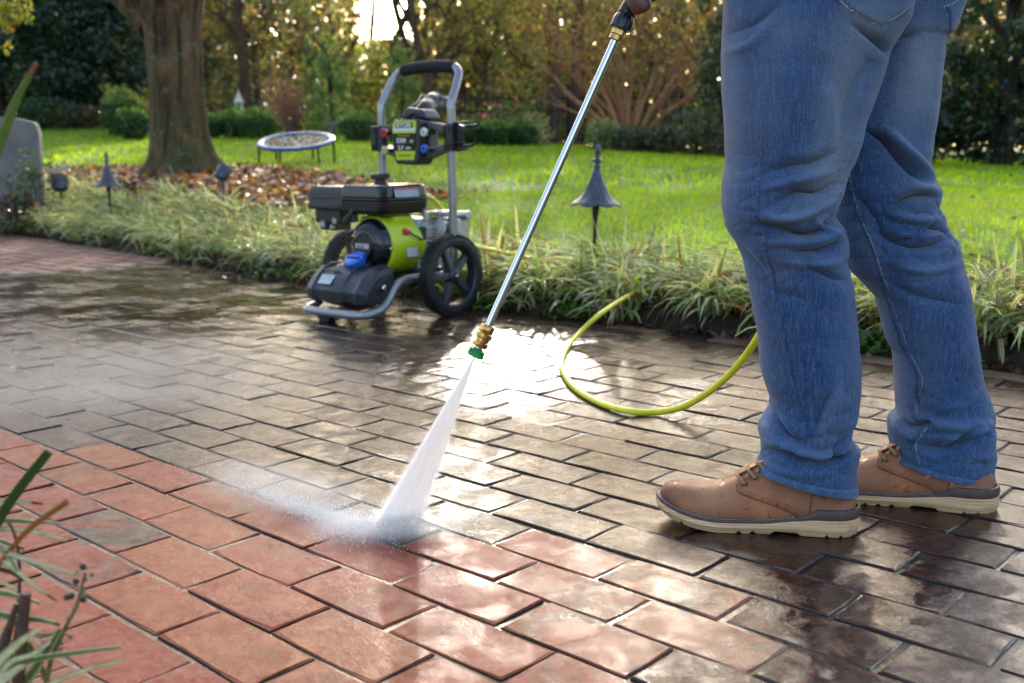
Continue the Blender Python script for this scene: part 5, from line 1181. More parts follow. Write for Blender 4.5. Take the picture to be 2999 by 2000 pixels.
# ---- body inside the clothes (skin), shirt above the waist
def skinned(name, verts, edges, radii, mat, sub_=2, root=0):
    me = bpy.data.meshes.new(name); me.from_pydata([tuple(v) for v in verts], edges, []); me.update(); o = link(name, me, mat)
    m = o.modifiers.new('skin', 'SKIN'); m.use_smooth_shade = True
    for i, r in enumerate(radii):
        sv = me.skin_vertices[0].data[i]; sv.radius = (r, r) if not isinstance(r, tuple) else r
        sv.use_root = (i == root)
    s = o.modifiers.new('sub', 'SUBSURF'); s.levels = s.render_levels = sub_
    dg = bpy.context.evaluated_depsgraph_get(); me2 = bpy.data.meshes.new_from_object(o.evaluated_get(dg)); o.modifiers.clear(); o.data = me2; me2.name = name; me2.shade_smooth()
    me2.materials.clear(); me2.materials.append(mat); return o
HAND = at(1868, -70, 1.80)
bv = [(.56, 1.83, .98), (.55, 1.83, 1.12), (.53, 1.83, 1.3), (.49, 1.83, 1.45), (.46, 1.83, 1.53), (.42, 1.83, 1.60), (.40, 1.83, 1.72),
      (.45, 1.66, 1.43), (.46, 1.60, 1.22), (.38, 1.68, 1.05), (HAND.x+.05, HAND.y, HAND.z+.045), (.45, 2.0, 1.43), (.44, 2.06, 1.2), (.34, 1.98, 1.05), (.24, 1.92, .99),
      (.52, 1.76, .86), (.475, 1.737, .56), (.465, 1.735, .50), (.64, 1.90, .86), (.67, 1.885, .58), (.69, 1.88, .52)]
be = [(0, 1), (1, 2), (2, 3), (3, 4), (4, 5), (5, 6), (3, 7), (7, 8), (8, 9), (9, 10), (3, 11), (11, 12), (12, 13), (13, 14), (0, 15), (15, 16), (16, 17), (0, 18), (18, 19), (19, 20)]
br = [.11, .11, .13, .11, .055, .07, .085, .055, .045, .036, .026, .055, .045, .034, .03, .06, .035, .03, .06, .035, .03]
pchild(skinned('body', bv, be, br, M_SKIN))
sv = [(.56, 1.83, 1.02), (.55, 1.83, 1.12), (.53, 1.83, 1.3), (.49, 1.83, 1.46), (.45, 1.66, 1.43), (.46, 1.60, 1.24), (.45, 2.0, 1.43), (.44, 2.06, 1.22)]
pchild(skinned('shirt', sv, [(0, 1), (1, 2), (2, 3), (3, 4), (4, 5), (3, 6), (6, 7)], [.14, .14, .15, .10, .08, .07, .08, .07], simple('grey shirt', (.12, .13, .15), .85)))
# hand closing on the gun: palm and fingers
def hand():
    y = 1.785; p = lambda a, b, yy=y: at(a, b, yy)
    W_ = HAND+Vector((.05, 0, .045))
    palm = [W_, HAND+Vector((.03, 0, .02)), HAND+Vector((.012, -.004, .0))]
    o = skinned('hand', palm+[p(1856, -30, 1.775), p(1868, 0, 1.765), p(1880, 22, 1.765), p(1885, 36, 1.768)], [(0, 1), (1, 2), (2, 3), (3, 4), (4, 5), (5, 6)], [.026, .034, .030, .0200, .0195, .0185, .0160], M_SKIN, 2, 1); pchild(o)
    for k, (a, b) in enumerate([((1900, -60, 1.80), (1915, -8, 1.797)), ((1880, -105, 1.80), (1925, -70, 1.80)), ((1895, -140, 1.80), (1935, -115, 1.80)), ((1910, -175, 1.80), (1945, -155, 1.80))]):
        A_ = p(*a); B_ = p(*b); K_ = A_.lerp(B_, .5)+Vector((.004, -.012, 0)); E_ = B_+Vector((-.03, .012, .002))
        f = skinned('finger', [HAND+Vector((.012, -.004, .012*k)), A_, K_, B_, B_.lerp(E_, .6)], [(0, 1), (1, 2), (2, 3), (3, 4)], [.012, .0115, .0112, .0105, .0085], M_SKIN, 2, 1); f.parent = o
hand()
# ---- boots
M_LEATHER = None
def leather():
    t = NT('tan leather'); g = t.n('TexCoord').outputs['Object']; at_ = t.n('Attribute'); at_.attribute_name = 'col'; sp = t.n('SeparateColor'); t.l(at_.outputs['Color'], sp.inputs[0])
    n = t.noise(22, 5, .6, g); f = t.noise(260, 4, .65, g)
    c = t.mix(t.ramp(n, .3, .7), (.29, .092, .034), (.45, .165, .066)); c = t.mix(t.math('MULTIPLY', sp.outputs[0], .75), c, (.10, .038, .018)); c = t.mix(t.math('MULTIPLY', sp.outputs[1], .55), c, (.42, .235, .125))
    dr = t.ramp(t.noise(75, 3, .5, g, .5), .62, .65); c = t.mix(t.math('MULTIPLY', dr, .6), c, (.17, .055, .018))
    ro = t.mixf(dr, t.ramp(n, .3, .7, .55, .72), .15)
    return t.done(t.bsdf(c, ro, 0, t.bump(f, .25, .0012), .5))
M_LEATHER = leather()
def crepe():
    t = NT('pale crepe sole'); g = t.n('TexCoord').outputs['Object']; ly = t.noise(1, 4, .65, t.mapping(g, (9, 9, 620))); n = t.noise(30, 4, .6, g)
    c = t.mix(t.ramp(ly, .35, .65), (.50, .29, .14), (.80, .54, .31)); c = t.mix(t.ramp(n, .55, .75, 0, .4), c, (.25, .15, .08))
    return t.done(t.bsdf(c, .6, 0, t.bump(ly, .5, .001), .4))
M_CREPE = crepe(); M_WELT = simple('dark brown welt', (.075, .042, .036), .5, 0, .15, 60, .3, 400, .0006); M_LACE = simple('tan lace', (.34, .21, .11), .75, 0, .2, 300, .4, 900, .0005); M_BRASS0 = simple('antique brass', (.28, .18, .07), .35, .9)
BLEN = .326
def boot(loc, ang, mirror, nm_label):
    root = empty('boot', loc, 0); root.parent = PERSON; root.matrix_parent_inverse = PINV; root.rotation_euler = (0, 0, ang)
    tw = [0, .008, .03, .07, .14, .25, .38, .5, .6, .7, .8, .88, .94, .975, .992, 1.0]; ww = [0, .013, .024, .032, .037, .0365, .034, .037, .043, .0475, .0475, .043, .034, .023, .013, 0]
    def wid(t_): return float(np.interp(t_, tw, ww))
    def cen(t_): return mirror*(-.010*max(0, (t_-.45)/.55)**1.5+.002)
    def outline(grow, n=180):
        pts = []
        a = [.5-.5*math.cos(math.pi*i/(n//2)) for i in range(n//2+1)]
        for t_ in a: pts.append((t_*BLEN, cen(t_)+wid(t_)))
        for t_ in reversed(a[1:-1]): pts.append((t_*BLEN, cen(t_)-wid(t_)))
        m = len(pts); out = []
        for i in range(m):
            p0 = Vector(pts[i-1]); p1 = Vector(pts[(i+1) % m]); d = (p1-p0); nn = Vector((-d.y, d.x)); nn = nn.normalized() if nn.length else Vector((0, 0)); out.append((pts[i][0]+nn.x*grow, pts[i][1]+nn.y*grow, pts[i][0]/BLEN))
        return out
    spring = lambda t_: .024*max(0, (t_-.66)/.34)**2
    top = lambda t_: .0295-.0115*float(sstep(t_, .18, .5))
    def ring(grow, zf, notch=False):
        R_ = []; s = 0; o_ = outline(grow); prev = o_[0]
        for i, (x, y, t_) in enumerate(o_):
            s += math.hypot(x-prev[0], y-prev[1]); prev = (x, y); z = zf(t_)
            if notch:
                ph = (s % .0235); arch = .30 < t_ < .42
                if ph < .0024 or arch: z += .0042
            R_.append(Vector((x, y, z+spring(t_))))
        return R_
    mb = MB(); mb.loft([ring(.001, lambda t_: 0, True), ring(.0045, lambda t_: .0075), ring(.0065, lambda t_: top(t_)*.6), ring(.0045, top)]); mb.build('sole', M_CREPE, root, smooth=True)
    mb = MB(); mb.loft([ring(.0045, lambda t_: top(t_)+.0002), ring(.0055, lambda t_: top(t_)+.002), ring(.0045, lambda t_: top(t_)+.0062), ring(-.002, lambda t_: top(t_)+.0068)]); w_ = mb.build('welt', M_WELT, root, smooth=True)
    # raised heel counter strip
    o_ = [q for q in outline(.0030) if q[2] < .285]; 
    mb = MB(); oo = outline(.0030); m = len(oo); seq = [i for i in range(m//2, m) if oo[i][2] < .285]+[i for i in range(0, m//2) if oo[i][2] < .285]
    r0, r1 = [], []
    prof = [(0.0, 0), (.0030, .002), (.0034, .010), (.0015, .0165), (-.002, .0175)]
    rings = []
    for i in seq:
        x, y, t_ = oo[i]; nn = Vector((x-oo[i-1][0], y-oo[i-1][1])); p0 = oo[i-1]; p1 = oo[(i+1) % m]; d = Vector((p1[0]-p0[0], p1[1]-p0[1])); nv = Vector((-d.y, d.x)).normalized()
        k = 1 if t_ < .20 else max(.38, 1-(t_-.20)*8)
        rings.append([Vector((x+nv.x*a, y+nv.y*a, top(t_)+b*k)) for a, b in prof])
    mb.loft(rings); mb.build('heel_strip', M_WELT, root, smooth=True)
    # welt stitches
    mb = MB(); oo = outline(.0052); s = 0
    for i in range(1, len(oo)-1):
        if oo[i][2] > .30 and i % 1 == 0:
            a = oo[i]; b = oo[i+1]; c_ = Vector((a[0], a[1], top(a[2])+.0072+spring(a[2]))); e_ = Vector((b[0], b[1], top(b[2])+.0072+spring(b[2])))
            L_ = (e_-c_).length; k = max(1, int(L_/.006))
            if L_ < .0025 and i % 2: continue
            for j in range(k): mb.tube([c_.lerp(e_, (j+.15)/k), c_.lerp(e_, (j+.8)/k)], .0008, 4)
    mb.build('welt_stitching', simple('grey thread', (.35, .30, .28), .7), root)
    # upper: arched sections from heel to toe
    th = [0, .02, .06, .14, .3, .40, .46, .52, .58, .64, .72, .80, .87, .92, .96, .985, 1.0]; hh = [.018, .030, .036, .046, .078, .092, .094, .080, .066, .056, .0475, .0425, .038, .032, .024, .014, .0]
    NS, NA = 150, 72; V = []; uvs = []
    for i in range(NS):
        t_ = .5-.5*math.cos(math.pi*i/(NS-1)); w__ = max(0, wid(t_)+.0002); h_ = float(np.interp(t_, th, hh)); x = t_*BLEN*.985+.004
        for j in range(NA):
            a = math.pi*j/(NA-1); c_ = math.cos(a); s__ = math.sin(a)
            pw = .72 if t_ > .6 else .62; narrow = 1-.40*float(sstep(t_, .75, .3))*max(0, s__)**1.6
            yy = math.copysign(abs(c_)**pw, c_)*w__*narrow; zz = h_*abs(s__)**.92
            V.append([x, cen(t_)+yy, top(t_)+.004+spring(t_)+zz]); uvs.append((t_, zz, c_))
    V = np.array(V); U_ = np.array(uvs); idx = np.arange(NS*NA).reshape(NS, NA)
    Q = np.stack([idx[:-1, :-1], idx[:-1, 1:], idx[1:, 1:], idx[1:, :-1]], -1).reshape(-1, 4)
    # quarter panel laid over the vamp, with its curved front edge
    et = np.interp(U_[:, 1], [0, .006, .014, .024, .032, .040, .047, .06, .09], [.28, .30, .345, .41, .47, .545, .595, .60, .55]); ins = sstep(et-U_[:, 0], -.004, .004)
    cc = np.zeros((NS, NA, 3)); 
    P3 = V.reshape(NS, NA, 3); du = np.gradient(P3, axis=0); dv = np.gradient(P3, axis=1); nn = np.cross(dv, du); L_ = np.linalg.norm(nn, axis=2, keepdims=True); nn = nn/np.maximum(L_, 1e-9); ctr = np.stack([P3[:, :, 0], np.full((NS, NA), 0.), np.full((NS, NA), .03)], -1)
    sgn = np.sign(((P3-ctr)*nn).sum(-1, keepdims=True)); nn = (nn*sgn).reshape(-1, 3)
    hs = sstep(.235-U_[:, 0], -.003, .003)
    wr = np.array([mnoise.noise(Vector((p[0]*55, p[1]*30, p[2]*30))) for p in V])*np.exp(-((U_[:, 0]-.62)/.09)**2)
    d_ = .0017*ins+.0009*hs+.0011*wr-.0008*np.exp(-((et-.014-U_[:, 0])/.003)**2)*ins
    V = V+nn*d_[:, None]
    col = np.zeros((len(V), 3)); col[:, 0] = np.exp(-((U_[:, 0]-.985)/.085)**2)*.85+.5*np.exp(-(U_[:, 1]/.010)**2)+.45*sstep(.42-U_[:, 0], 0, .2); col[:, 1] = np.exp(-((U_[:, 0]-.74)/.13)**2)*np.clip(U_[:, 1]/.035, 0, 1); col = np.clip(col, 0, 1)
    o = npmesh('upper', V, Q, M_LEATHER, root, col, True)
    Mw = Matrix.Translation(loc) @ Matrix.Rotation(ang, 4, 'Z'); W3 = [Mw @ Vector(p) for p in V]; bvh = BVHTree.FromPolygons(W3, [tuple(q) for q in Q]); inv = Mw.inverted()
    # stitching and seams of the visible side
    sgn_ = 1 if mirror > 0 else 1
    def side(tt_, zz_):     # side of the boot that faces the camera (+y local)
        w__ = wid(tt_)+.05; p0 = Vector((tt_*BLEN*.985+.004, .12, top(tt_)+.004+spring(tt_)+zz_)); h = None
        q = Mw @ p0; dr = (Mw.to_3x3() @ Vector((0, -1, 0))); h = bvh.ray_cast(q, dr)
        return (inv @ (h[0]-dr*.0006)) if h[0] is not None else None
    def run(nm_, pts, r, mat, dash=0):
        P_ = []
        q = spline([(a, b, 0) for a, b in pts], 12)
        P_ = [side(p.x, p.y) for p in q]; P_ = [p for p in P_ if p is not None]; mb = MB()
        if dash:
            for i in range(0, len(P_)-1):
                L_ = (P_[i+1]-P_[i]).length; k = max(1, round(L_/dash))
                for j in range(k): mb.tube([P_[i].lerp(P_[i+1], (j+.15)/k), P_[i].lerp(P_[i+1], (j+.7)/k)], r, 4)
        else: mb.tube(P_, r, 5)
        mb.build(nm_, mat, root)
    dk = simple('dark stitching', (.06, .025, .012), .7)
    edge = [(.292, .004), (.34, .014), (.405, .024), (.465, .032), (.54, .040), (.588, .046), (.592, .058)]
    run('panel_seam', [(a+.004, b) for a, b in edge], .0007, dk)
    run('panel_stitching', [(a-.014, b+.001) for a, b in edge], .00045, dk, .003); run('panel_stitching', [(a-.034, b+.003) for a, b in edge[:-1]], .00045, dk, .003)
    run('heel_seam', [(.236, .003), (.228, .03), (.222, .06), (.218, .085)], .0007, dk); run('heel_stitching', [(.226, .003), (.218, .03), (.212, .06), (.208, .085)], .00045, dk, .003)
    # eyelets and laces
    ey = [(.560, .058), (.508, .068), (.460, .081)]; Y0 = Matrix.Rotation(R(-90), 3, 'X')
    tg = []
    for a, b in ey:
        p = side(a, b)
        if p is None: continue
        p = p+Vector((0, .0014, .0012))
        mb = MB(); k = 16; cir = [p+Vector((.0042*math.cos(2*math.pi*i/k), .0006, .0042*math.sin(2*math.pi*i/k))) for i in range(k)]; mb.tube(cir, .0013, 6, closed=True); mb.build('eyelet', M_BRASS0, root, smooth=True)
        MB().cyl(p+Vector((0, -.002, 0)), p+Vector((0, .0004, 0)), .003, 10).build('eyelet_hole', simple('dark hole', (.01, .006, .004), .8), root)
        tp = Vector((p.x+.012, .004, 0)); hz = float(np.interp((p.x+.012)/BLEN, th, hh))+top(.5)+.009; tp.z = hz
        tg.append((p, tp))
    for i, (p, tp) in enumerate(tg):
        t2 = Vector((tp.x-.016, -.02, tp.z+.001)); mb = MB(); mb.tube(spline([p+Vector((0, .000, 0)), p+Vector((.002, .0035, .004)), (p+tp)/2+Vector((.004, .008, .007)), tp+Vector((0, 0, .002)), t2], 6), .0026, 8); mb.build('lace', M_LACE, root, smooth=True)
        q = Vector((p.x-.012, .0, tp.z+.004)); MB().tube(spline([p+Vector((-.002, -.001, .010)), (p+q)/2+Vector((.0, .008, .008)), q, q+Vector((-.010, -.02, 0))], 6), .0024, 8).build('lace', M_LACE, root, smooth=True)
    # tongue under the laces
    mb = MB(); mb.loft([[Vector((x, y, z)) for x, y, z in ((BLEN*.60, -.013, .088), (BLEN*.60, .013, .088), (BLEN*.60, .013, .092), (BLEN*.60, -.013, .092))], [Vector((x, y, z)) for x, y, z in ((BLEN*.50, -.016, .108), (BLEN*.50, .016, .108), (BLEN*.50, .016, .113), (BLEN*.50, -.016, .113))], [Vector((x, y, z)) for x, y, z in ((BLEN*.38, -.018, .130), (BLEN*.38, .018, .130), (BLEN*.38, .018, .136), (BLEN*.38, -.018, .136))]]); mb.build('tongue', M_LEATHER, root, bevel=.002)
    return root
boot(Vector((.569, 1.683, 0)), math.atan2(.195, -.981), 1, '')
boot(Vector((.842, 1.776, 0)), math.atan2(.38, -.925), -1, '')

# ================================================================== LANCE, HOSE, SPRAY
M_BRASS = simple('brass', (.52, .31, .10), .26, 1, .12, 30, .1, 300, .0006); M_LANCE = simple('polished steel', (.62, .61, .60), .09, 1, .04, 6); M_GREEN = simple('green plastic', (.01, .28, .05), .35, 0, .1, spec=.5)
M_HOSE = simple('yellow hose', (.78, .70, .03), .38, 0, .08, 40, .1, 300, .0005, spec=.5); M_HANDLE = simple('black moulded grip', (.014, .014, .018), .34, 0, .2, 30, .1, 500, .0005)
tipP = at(1394, 1036, 1.755); topP = at(1838, 34, 1.80)
def lance():
    ax = (topP-tipP); L_ = ax.length; root = empty('spray_lance', tuple(tipP), 0, 'polished steel pressure lance with brass couplers and a green nozzle, pointing down at the bricks', 'spray lance')
    root.rotation_mode = 'QUATERNION'; root.rotation_quaternion = ax.to_track_quat('Z', 'X')
    def along(sx, sy): r = ray(sx, sy).normalized(); n = r.cross(ax).cross(r); return 0
    s = lambda sy: (at(1600, sy, 1.77).z-tipP.z)/ax.z*L_
    mb = MB(); mb.cyl((0, 0, s(948)-.004), (0, 0, s(112)), .0061, 24); mb.build('steel_tube', M_LANCE, root, smooth=True)
    hexw = lambda a, i: 1/max(math.cos(((a+.2) % (math.pi/3))-math.pi/6), .86)*.93
    z0, z1 = s(1010), s(948); h = z1-z0
    mb = MB(); mb.lathe([(.0100, z0), (.0128, z0+.001), (.0136, z0+.003), (.0136, z0+h*.22), (.0112, z0+h*.26), (.0112, z0+h*.40), (.0128, z0+h*.44), (.0140, z0+h*.47), (.0140, z0+h*.62), (.0122, z0+h*.66)], 36); mb.build('quick_coupler', M_BRASS, root, smooth=True)
    mb = MB(); mb.lathe([(.0106, z0+h*.64), (.0118, z0+h*.68), (.0118, z1-.002), (.0100, z1)], 36, wob=hexw); mb.build('hex_fitting', M_BRASS, root, smooth=True)
    mb = MB(); mb.cyl((0, 0, s(1022)), (0, 0, z0+.001), .0062, 16); mb.build('nozzle_stem', M_LANCE, root, smooth=True)
    g0 = s(1038); mb = MB(); mb.lathe([(.0050, g0+.002), (.0128, g0), (.0142, g0+.002), (.0138, g0+.004), (.0112, g0+.010), (.0085, g0+.015), (.0066, g0+.016)], 36); mb.build('nozzle', M_GREEN, root, smooth=True)
    mb = MB()
    for k in range(16): a = 2*math.pi*k/16; mb.box((.0115*math.cos(a), .0115*math.sin(a), g0+.007), (.0045, .0014, .010), Matrix.Rotation(a, 3, 'Z')); 
    mb.build('nozzle_ribs', M_GREEN, root)
    # top: brass, knurled collar, gun body
    a0, a1 = s(116), s(84); mb = MB(); mb.lathe([(.0085, a0), (.0112, a0+.001), (.0112, (a0+a1)/2-.001), (.0098, (a0+a1)/2)], 30); mb.build('brass_collar', M_BRASS, root, smooth=True)
    mb = MB(); mb.lathe([(.0098, (a0+a1)/2), (.0112, (a0+a1)/2+.001), (.0112, a1-.001), (.0098, a1+.004)], 36, wob=hexw); mb.build('hex_fitting', M_BRASS, root, smooth=True)
    b0, b1 = s(80), s(38); mb = MB(); mb.lathe([(.0130, b0-.001), (.0172, b0), (.0178, b0+.002), (.0176, b0+(b1-b0)*.6), (.0150, b1-.002), (.0120, b1)], 64, wob=lambda a, i: 1-(.06*(.5+.5*math.cos(14*a))**2 if 1 < i < 5 else 0)); mb.build('grip_collar', M_HANDLE, root, smooth=True)
    mb = MB(); rings = []
    for z, rx, ry, ox in ((b1-.004, .0105, .0105, 0), (b1+.001, .0150, .0135, 0), (b1+.006, .0146, .0130, 0), (b1+.02, .0125, .012, 0), (b1+.05, .013, .013, .0), (b1+.10, .016, .015, .004), (b1+.16, .018, .017, .012), (b1+.22, .018, .017, .020)):
        rings.append([Vector((ox+rx*math.cos(2*math.pi*k/24), ry*math.sin(2*math.pi*k/24), z)) for k in range(24)])
    mb.loft(rings); mb.build('gun_body', M_HANDLE, root, smooth=True)
    mb = MB(); mb.lathe([(.003, 0), (.0035, .002), (.002, .003)], 10, (0, -.0128, b1+.012), Matrix.Rotation(R(90), 3, 'X')); mb.build('screw', M_BLKPL, root)
lance()
def hose():
    P_ = [dat(975, 447, 4.36), dat(1000, 462, 4.34), dat(1030, 505, 4.38), dat(1050, 540, 4.42), dat(1068, 560, 4.44)]
    q = lambda sx, sy, y: at(sx, sy, y)
    P_ += [Vector((-.02, 4.50, .20)), Vector((.15, 4.42, .17)), Vector((.33, 4.25, .16)), q(1940, 838, 4.0), q(1885, 850, 3.92), q(1837, 868, 3.78), q(1760, 918, 3.52)]
    P_ += [Vector((*gp(1700, 972, .03)[:2], .03)), Vector((*gp(1662, 1018, .010)[:2], .010)), Vector((*gp(1645, 1062, .0075)[:2], .0075)), Vector((*gp(1654, 1100, .0075)[:2], .0075)), Vector((*gp(1690, 1142, .0075)[:2], .0075)), Vector((*gp(1762, 1182, .0085)[:2], .0085)), Vector((*gp(1845, 1204, .012)[:2], .012))]
    P_ += [q(1930, 1206, 2.47), q(2020, 1182, 2.42), q(2120, 1112, 2.36), q(2200, 1018, 2.30), q(2262, 900, 2.24), q(2330, 700, 2.17), q(2330, 400, 2.12), q(2260, 150, 2.06), q(2160, -60, 2.0), q(2000, -200, 1.9), q(1950, -230, 1.82)]
    o = MB().tube(spline(P_, 12), .0082, 14).build('pressure_hose', M_HOSE, None, smooth=True)
    o.data.shade_smooth(); tag(o, 'bright yellow high pressure hose looping out of the border over the wet bricks', 'hose')
hose()
# ---- the jet: a flat fan of water, nested sheets of fine spray
L0, L1 = gp(1078, 1562, .004), gp(1232, 1530, .004)
def jet():
    def water(nm, a, streak):
        t = NT(nm); g = t.n('TexCoord').outputs['UV']; sp = t.n('SeparateXYZ'); t.l(g, sp.inputs[0]); uu, vv = sp.outputs[0], sp.outputs[1]
        n = t.noise(1, 4, .7, t.mapping(g, (streak, 2.2, 1))); e = t.math('MULTIPLY', t.ramp(uu, 0, .13), t.ramp(uu, 1, .87))
        al = t.math('MULTIPLY', t.math('MULTIPLY', t.ramp(n, .3, .65, .5, 1), e), a); al = t.math('MULTIPLY', al, t.ramp(vv, 1.0, .93, .25, 1))
        d = t.n('BsdfDiffuse'); d.inputs[0].default_value = (.96, .94, .92, 1); tr = t.n('BsdfTranslucent'); tr.inputs[0].default_value = (.96, .94, .92, 1)
        m1 = t.n('MixShader'); m1.inputs[0].default_value = .55; t.l(d.outputs[0], m1.inputs[1]); t.l(tr.outputs[0], m1.inputs[2])
        tp = t.n('BsdfTransparent'); m2 = t.n('MixShader'); t.l(al, m2.inputs[0]); t.l(tp.outputs[0], m2.inputs[1]); t.l(m1.outputs[0], m2.inputs[2]); return t.done(m2)
    root = empty('water_jet', tuple(tipP), 0, 'flat white fan of high pressure water hitting the bricks', 'water jet')
    T0 = tipP.copy(); cd = (L1-L0).normalized(); nrm = (((L0+L1)/2-T0).cross(cd)).normalized()
    for j, (grow, th, al, st) in enumerate(((.000, .004, .85, 26), (.010, .008, .6, 40), (.022, .012, .35, 60), (.04, .016, .16, 80))):
        V, uv, NU, NV = [], [], 28, 30
        for side_ in (-1, 1):
            for i in range(NV+1):
                v = i/NV; a = T0.lerp(L0-cd*grow*.5, v); b = T0.lerp(L1+cd*grow*.5, v)
                for k in range(NU+1):
                    u = k/NU; p = a.lerp(b, u); q = (th*v+.0012)*math.sin(math.pi*min(max(u, .02), .98))**.6; V.append(tuple(p+nrm*side_*q)); uv.append((u, v))
        Fs_ = []; W_ = NU+1
        for s_ in range(2):
            o_ = s_*(NV+1)*W_
            for i in range(NV):
                for k in range(NU): f = (o_+i*W_+k, o_+i*W_+k+1, o_+(i+1)*W_+k+1, o_+(i+1)*W_+k); Fs_.append(f if s_ else f[::-1])
        me = bpy.data.meshes.new('spray_sheet'); me.from_pydata(V, [], Fs_); ul = me.uv_layers.new(name='uv')
        for lp in me.loops: ul.data[lp.index].uv = uv[lp.vertex_index]
        o = link('spray_sheet', me, water('water spray %d' % j, al, st), root, True); o.location = -T0
    # droplets thrown up along the line of impact
    n = 9000; r = rng; s = r.random(n); base = np.array(L0)[None]*(1-s[:, None])+np.array(L1)[None]*s[:, None]
    a = r.uniform(0, 2*np.pi, n); d = np.abs(r.normal(0, .058, n)); left = r.random(n) < .55
    px = base[:, 0]+np.cos(a)*d; py = base[:, 1]+np.sin(a)*d*.8; px[left] = L0.x-np.abs(r.normal(0, .13, left.sum())); py[left] = L0.y+.84*(L0.x-px[left])+r.normal(0, .016, left.sum())*1.5
    hz = np.abs(r.normal(0, .018, n))*np.exp(-d*5)+.002; P = np.stack([px, py, hz], -1)
    sz = r.uniform(.0008, .0030, n); V, Fs_, C = leaves(P, sz, np.ones((n, 3)), 1, .7)
    t = NT('water droplets'); b = t.bsdf((.9, .92, .95), .3, 0, None, .8); tag(npmesh('droplets', V, Fs_, t.done(b), None, C), 'tiny droplets thrown off where the jet strikes the bricks', 'water droplets', kind='stuff')
jet()
def mist(c, r, dens, lb, zrot=0.):
    bm = bmesh.new(); bmesh.ops.create_uvsphere(bm, u_segments=32, v_segments=16, radius=1); me = bpy.data.meshes.new('mist'); bm.to_mesh(me); bm.free()
    t = NT('mist'); g = t.n('TexCoord').outputs['Object']; v = t.n('VectorMath'); v.operation = 'LENGTH'; t.l(g, v.inputs[0])
    f = t.ramp(v.outputs['Value'], 1, .05); n = t.noise(2.2, 3, .6, g); dn = t.math('MULTIPLY', t.math('MULTIPLY', f, t.ramp(n, .3, .7, .45, 1.3)), dens)
    pv = t.n('VolumePrincipled'); pv.inputs['Color'].default_value = (.97, .97, .98, 1); pv.inputs['Anisotropy'].default_value = .35; t.l(dn, pv.inputs['Density']); t.l(pv.outputs[0], t.out.inputs['Volume'])
    o = link('mist', me, t.m); o.location = c; o.scale = r; o.rotation_euler = (0, 0, zrot); tag(o, lb, 'mist', kind='stuff'); o.visible_shadow = True
sc.cycles.volume_step_rate = 2.0
c = gp(330, 1190); mist((c.x, c.y, .06), (.85, .55, .16), .75, 'drifting white mist over the bricks left of the jet')
c = (L0+L1)/2; mist((c.x-.02, c.y-.03, .015), (.17, .08, .03), 30., 'dense low spray where the jet strikes')
mist((L0.x-.10, L0.y+.085, .008), (.19, .030, .018), 50., 'thin streak of spray running off to the left of the jet', R(-40)); mist((L0.x-.17, L0.y+.17, .02), (.34, .13, .05), 7., 'soft spray cloud behind the thin streak', R(-40))

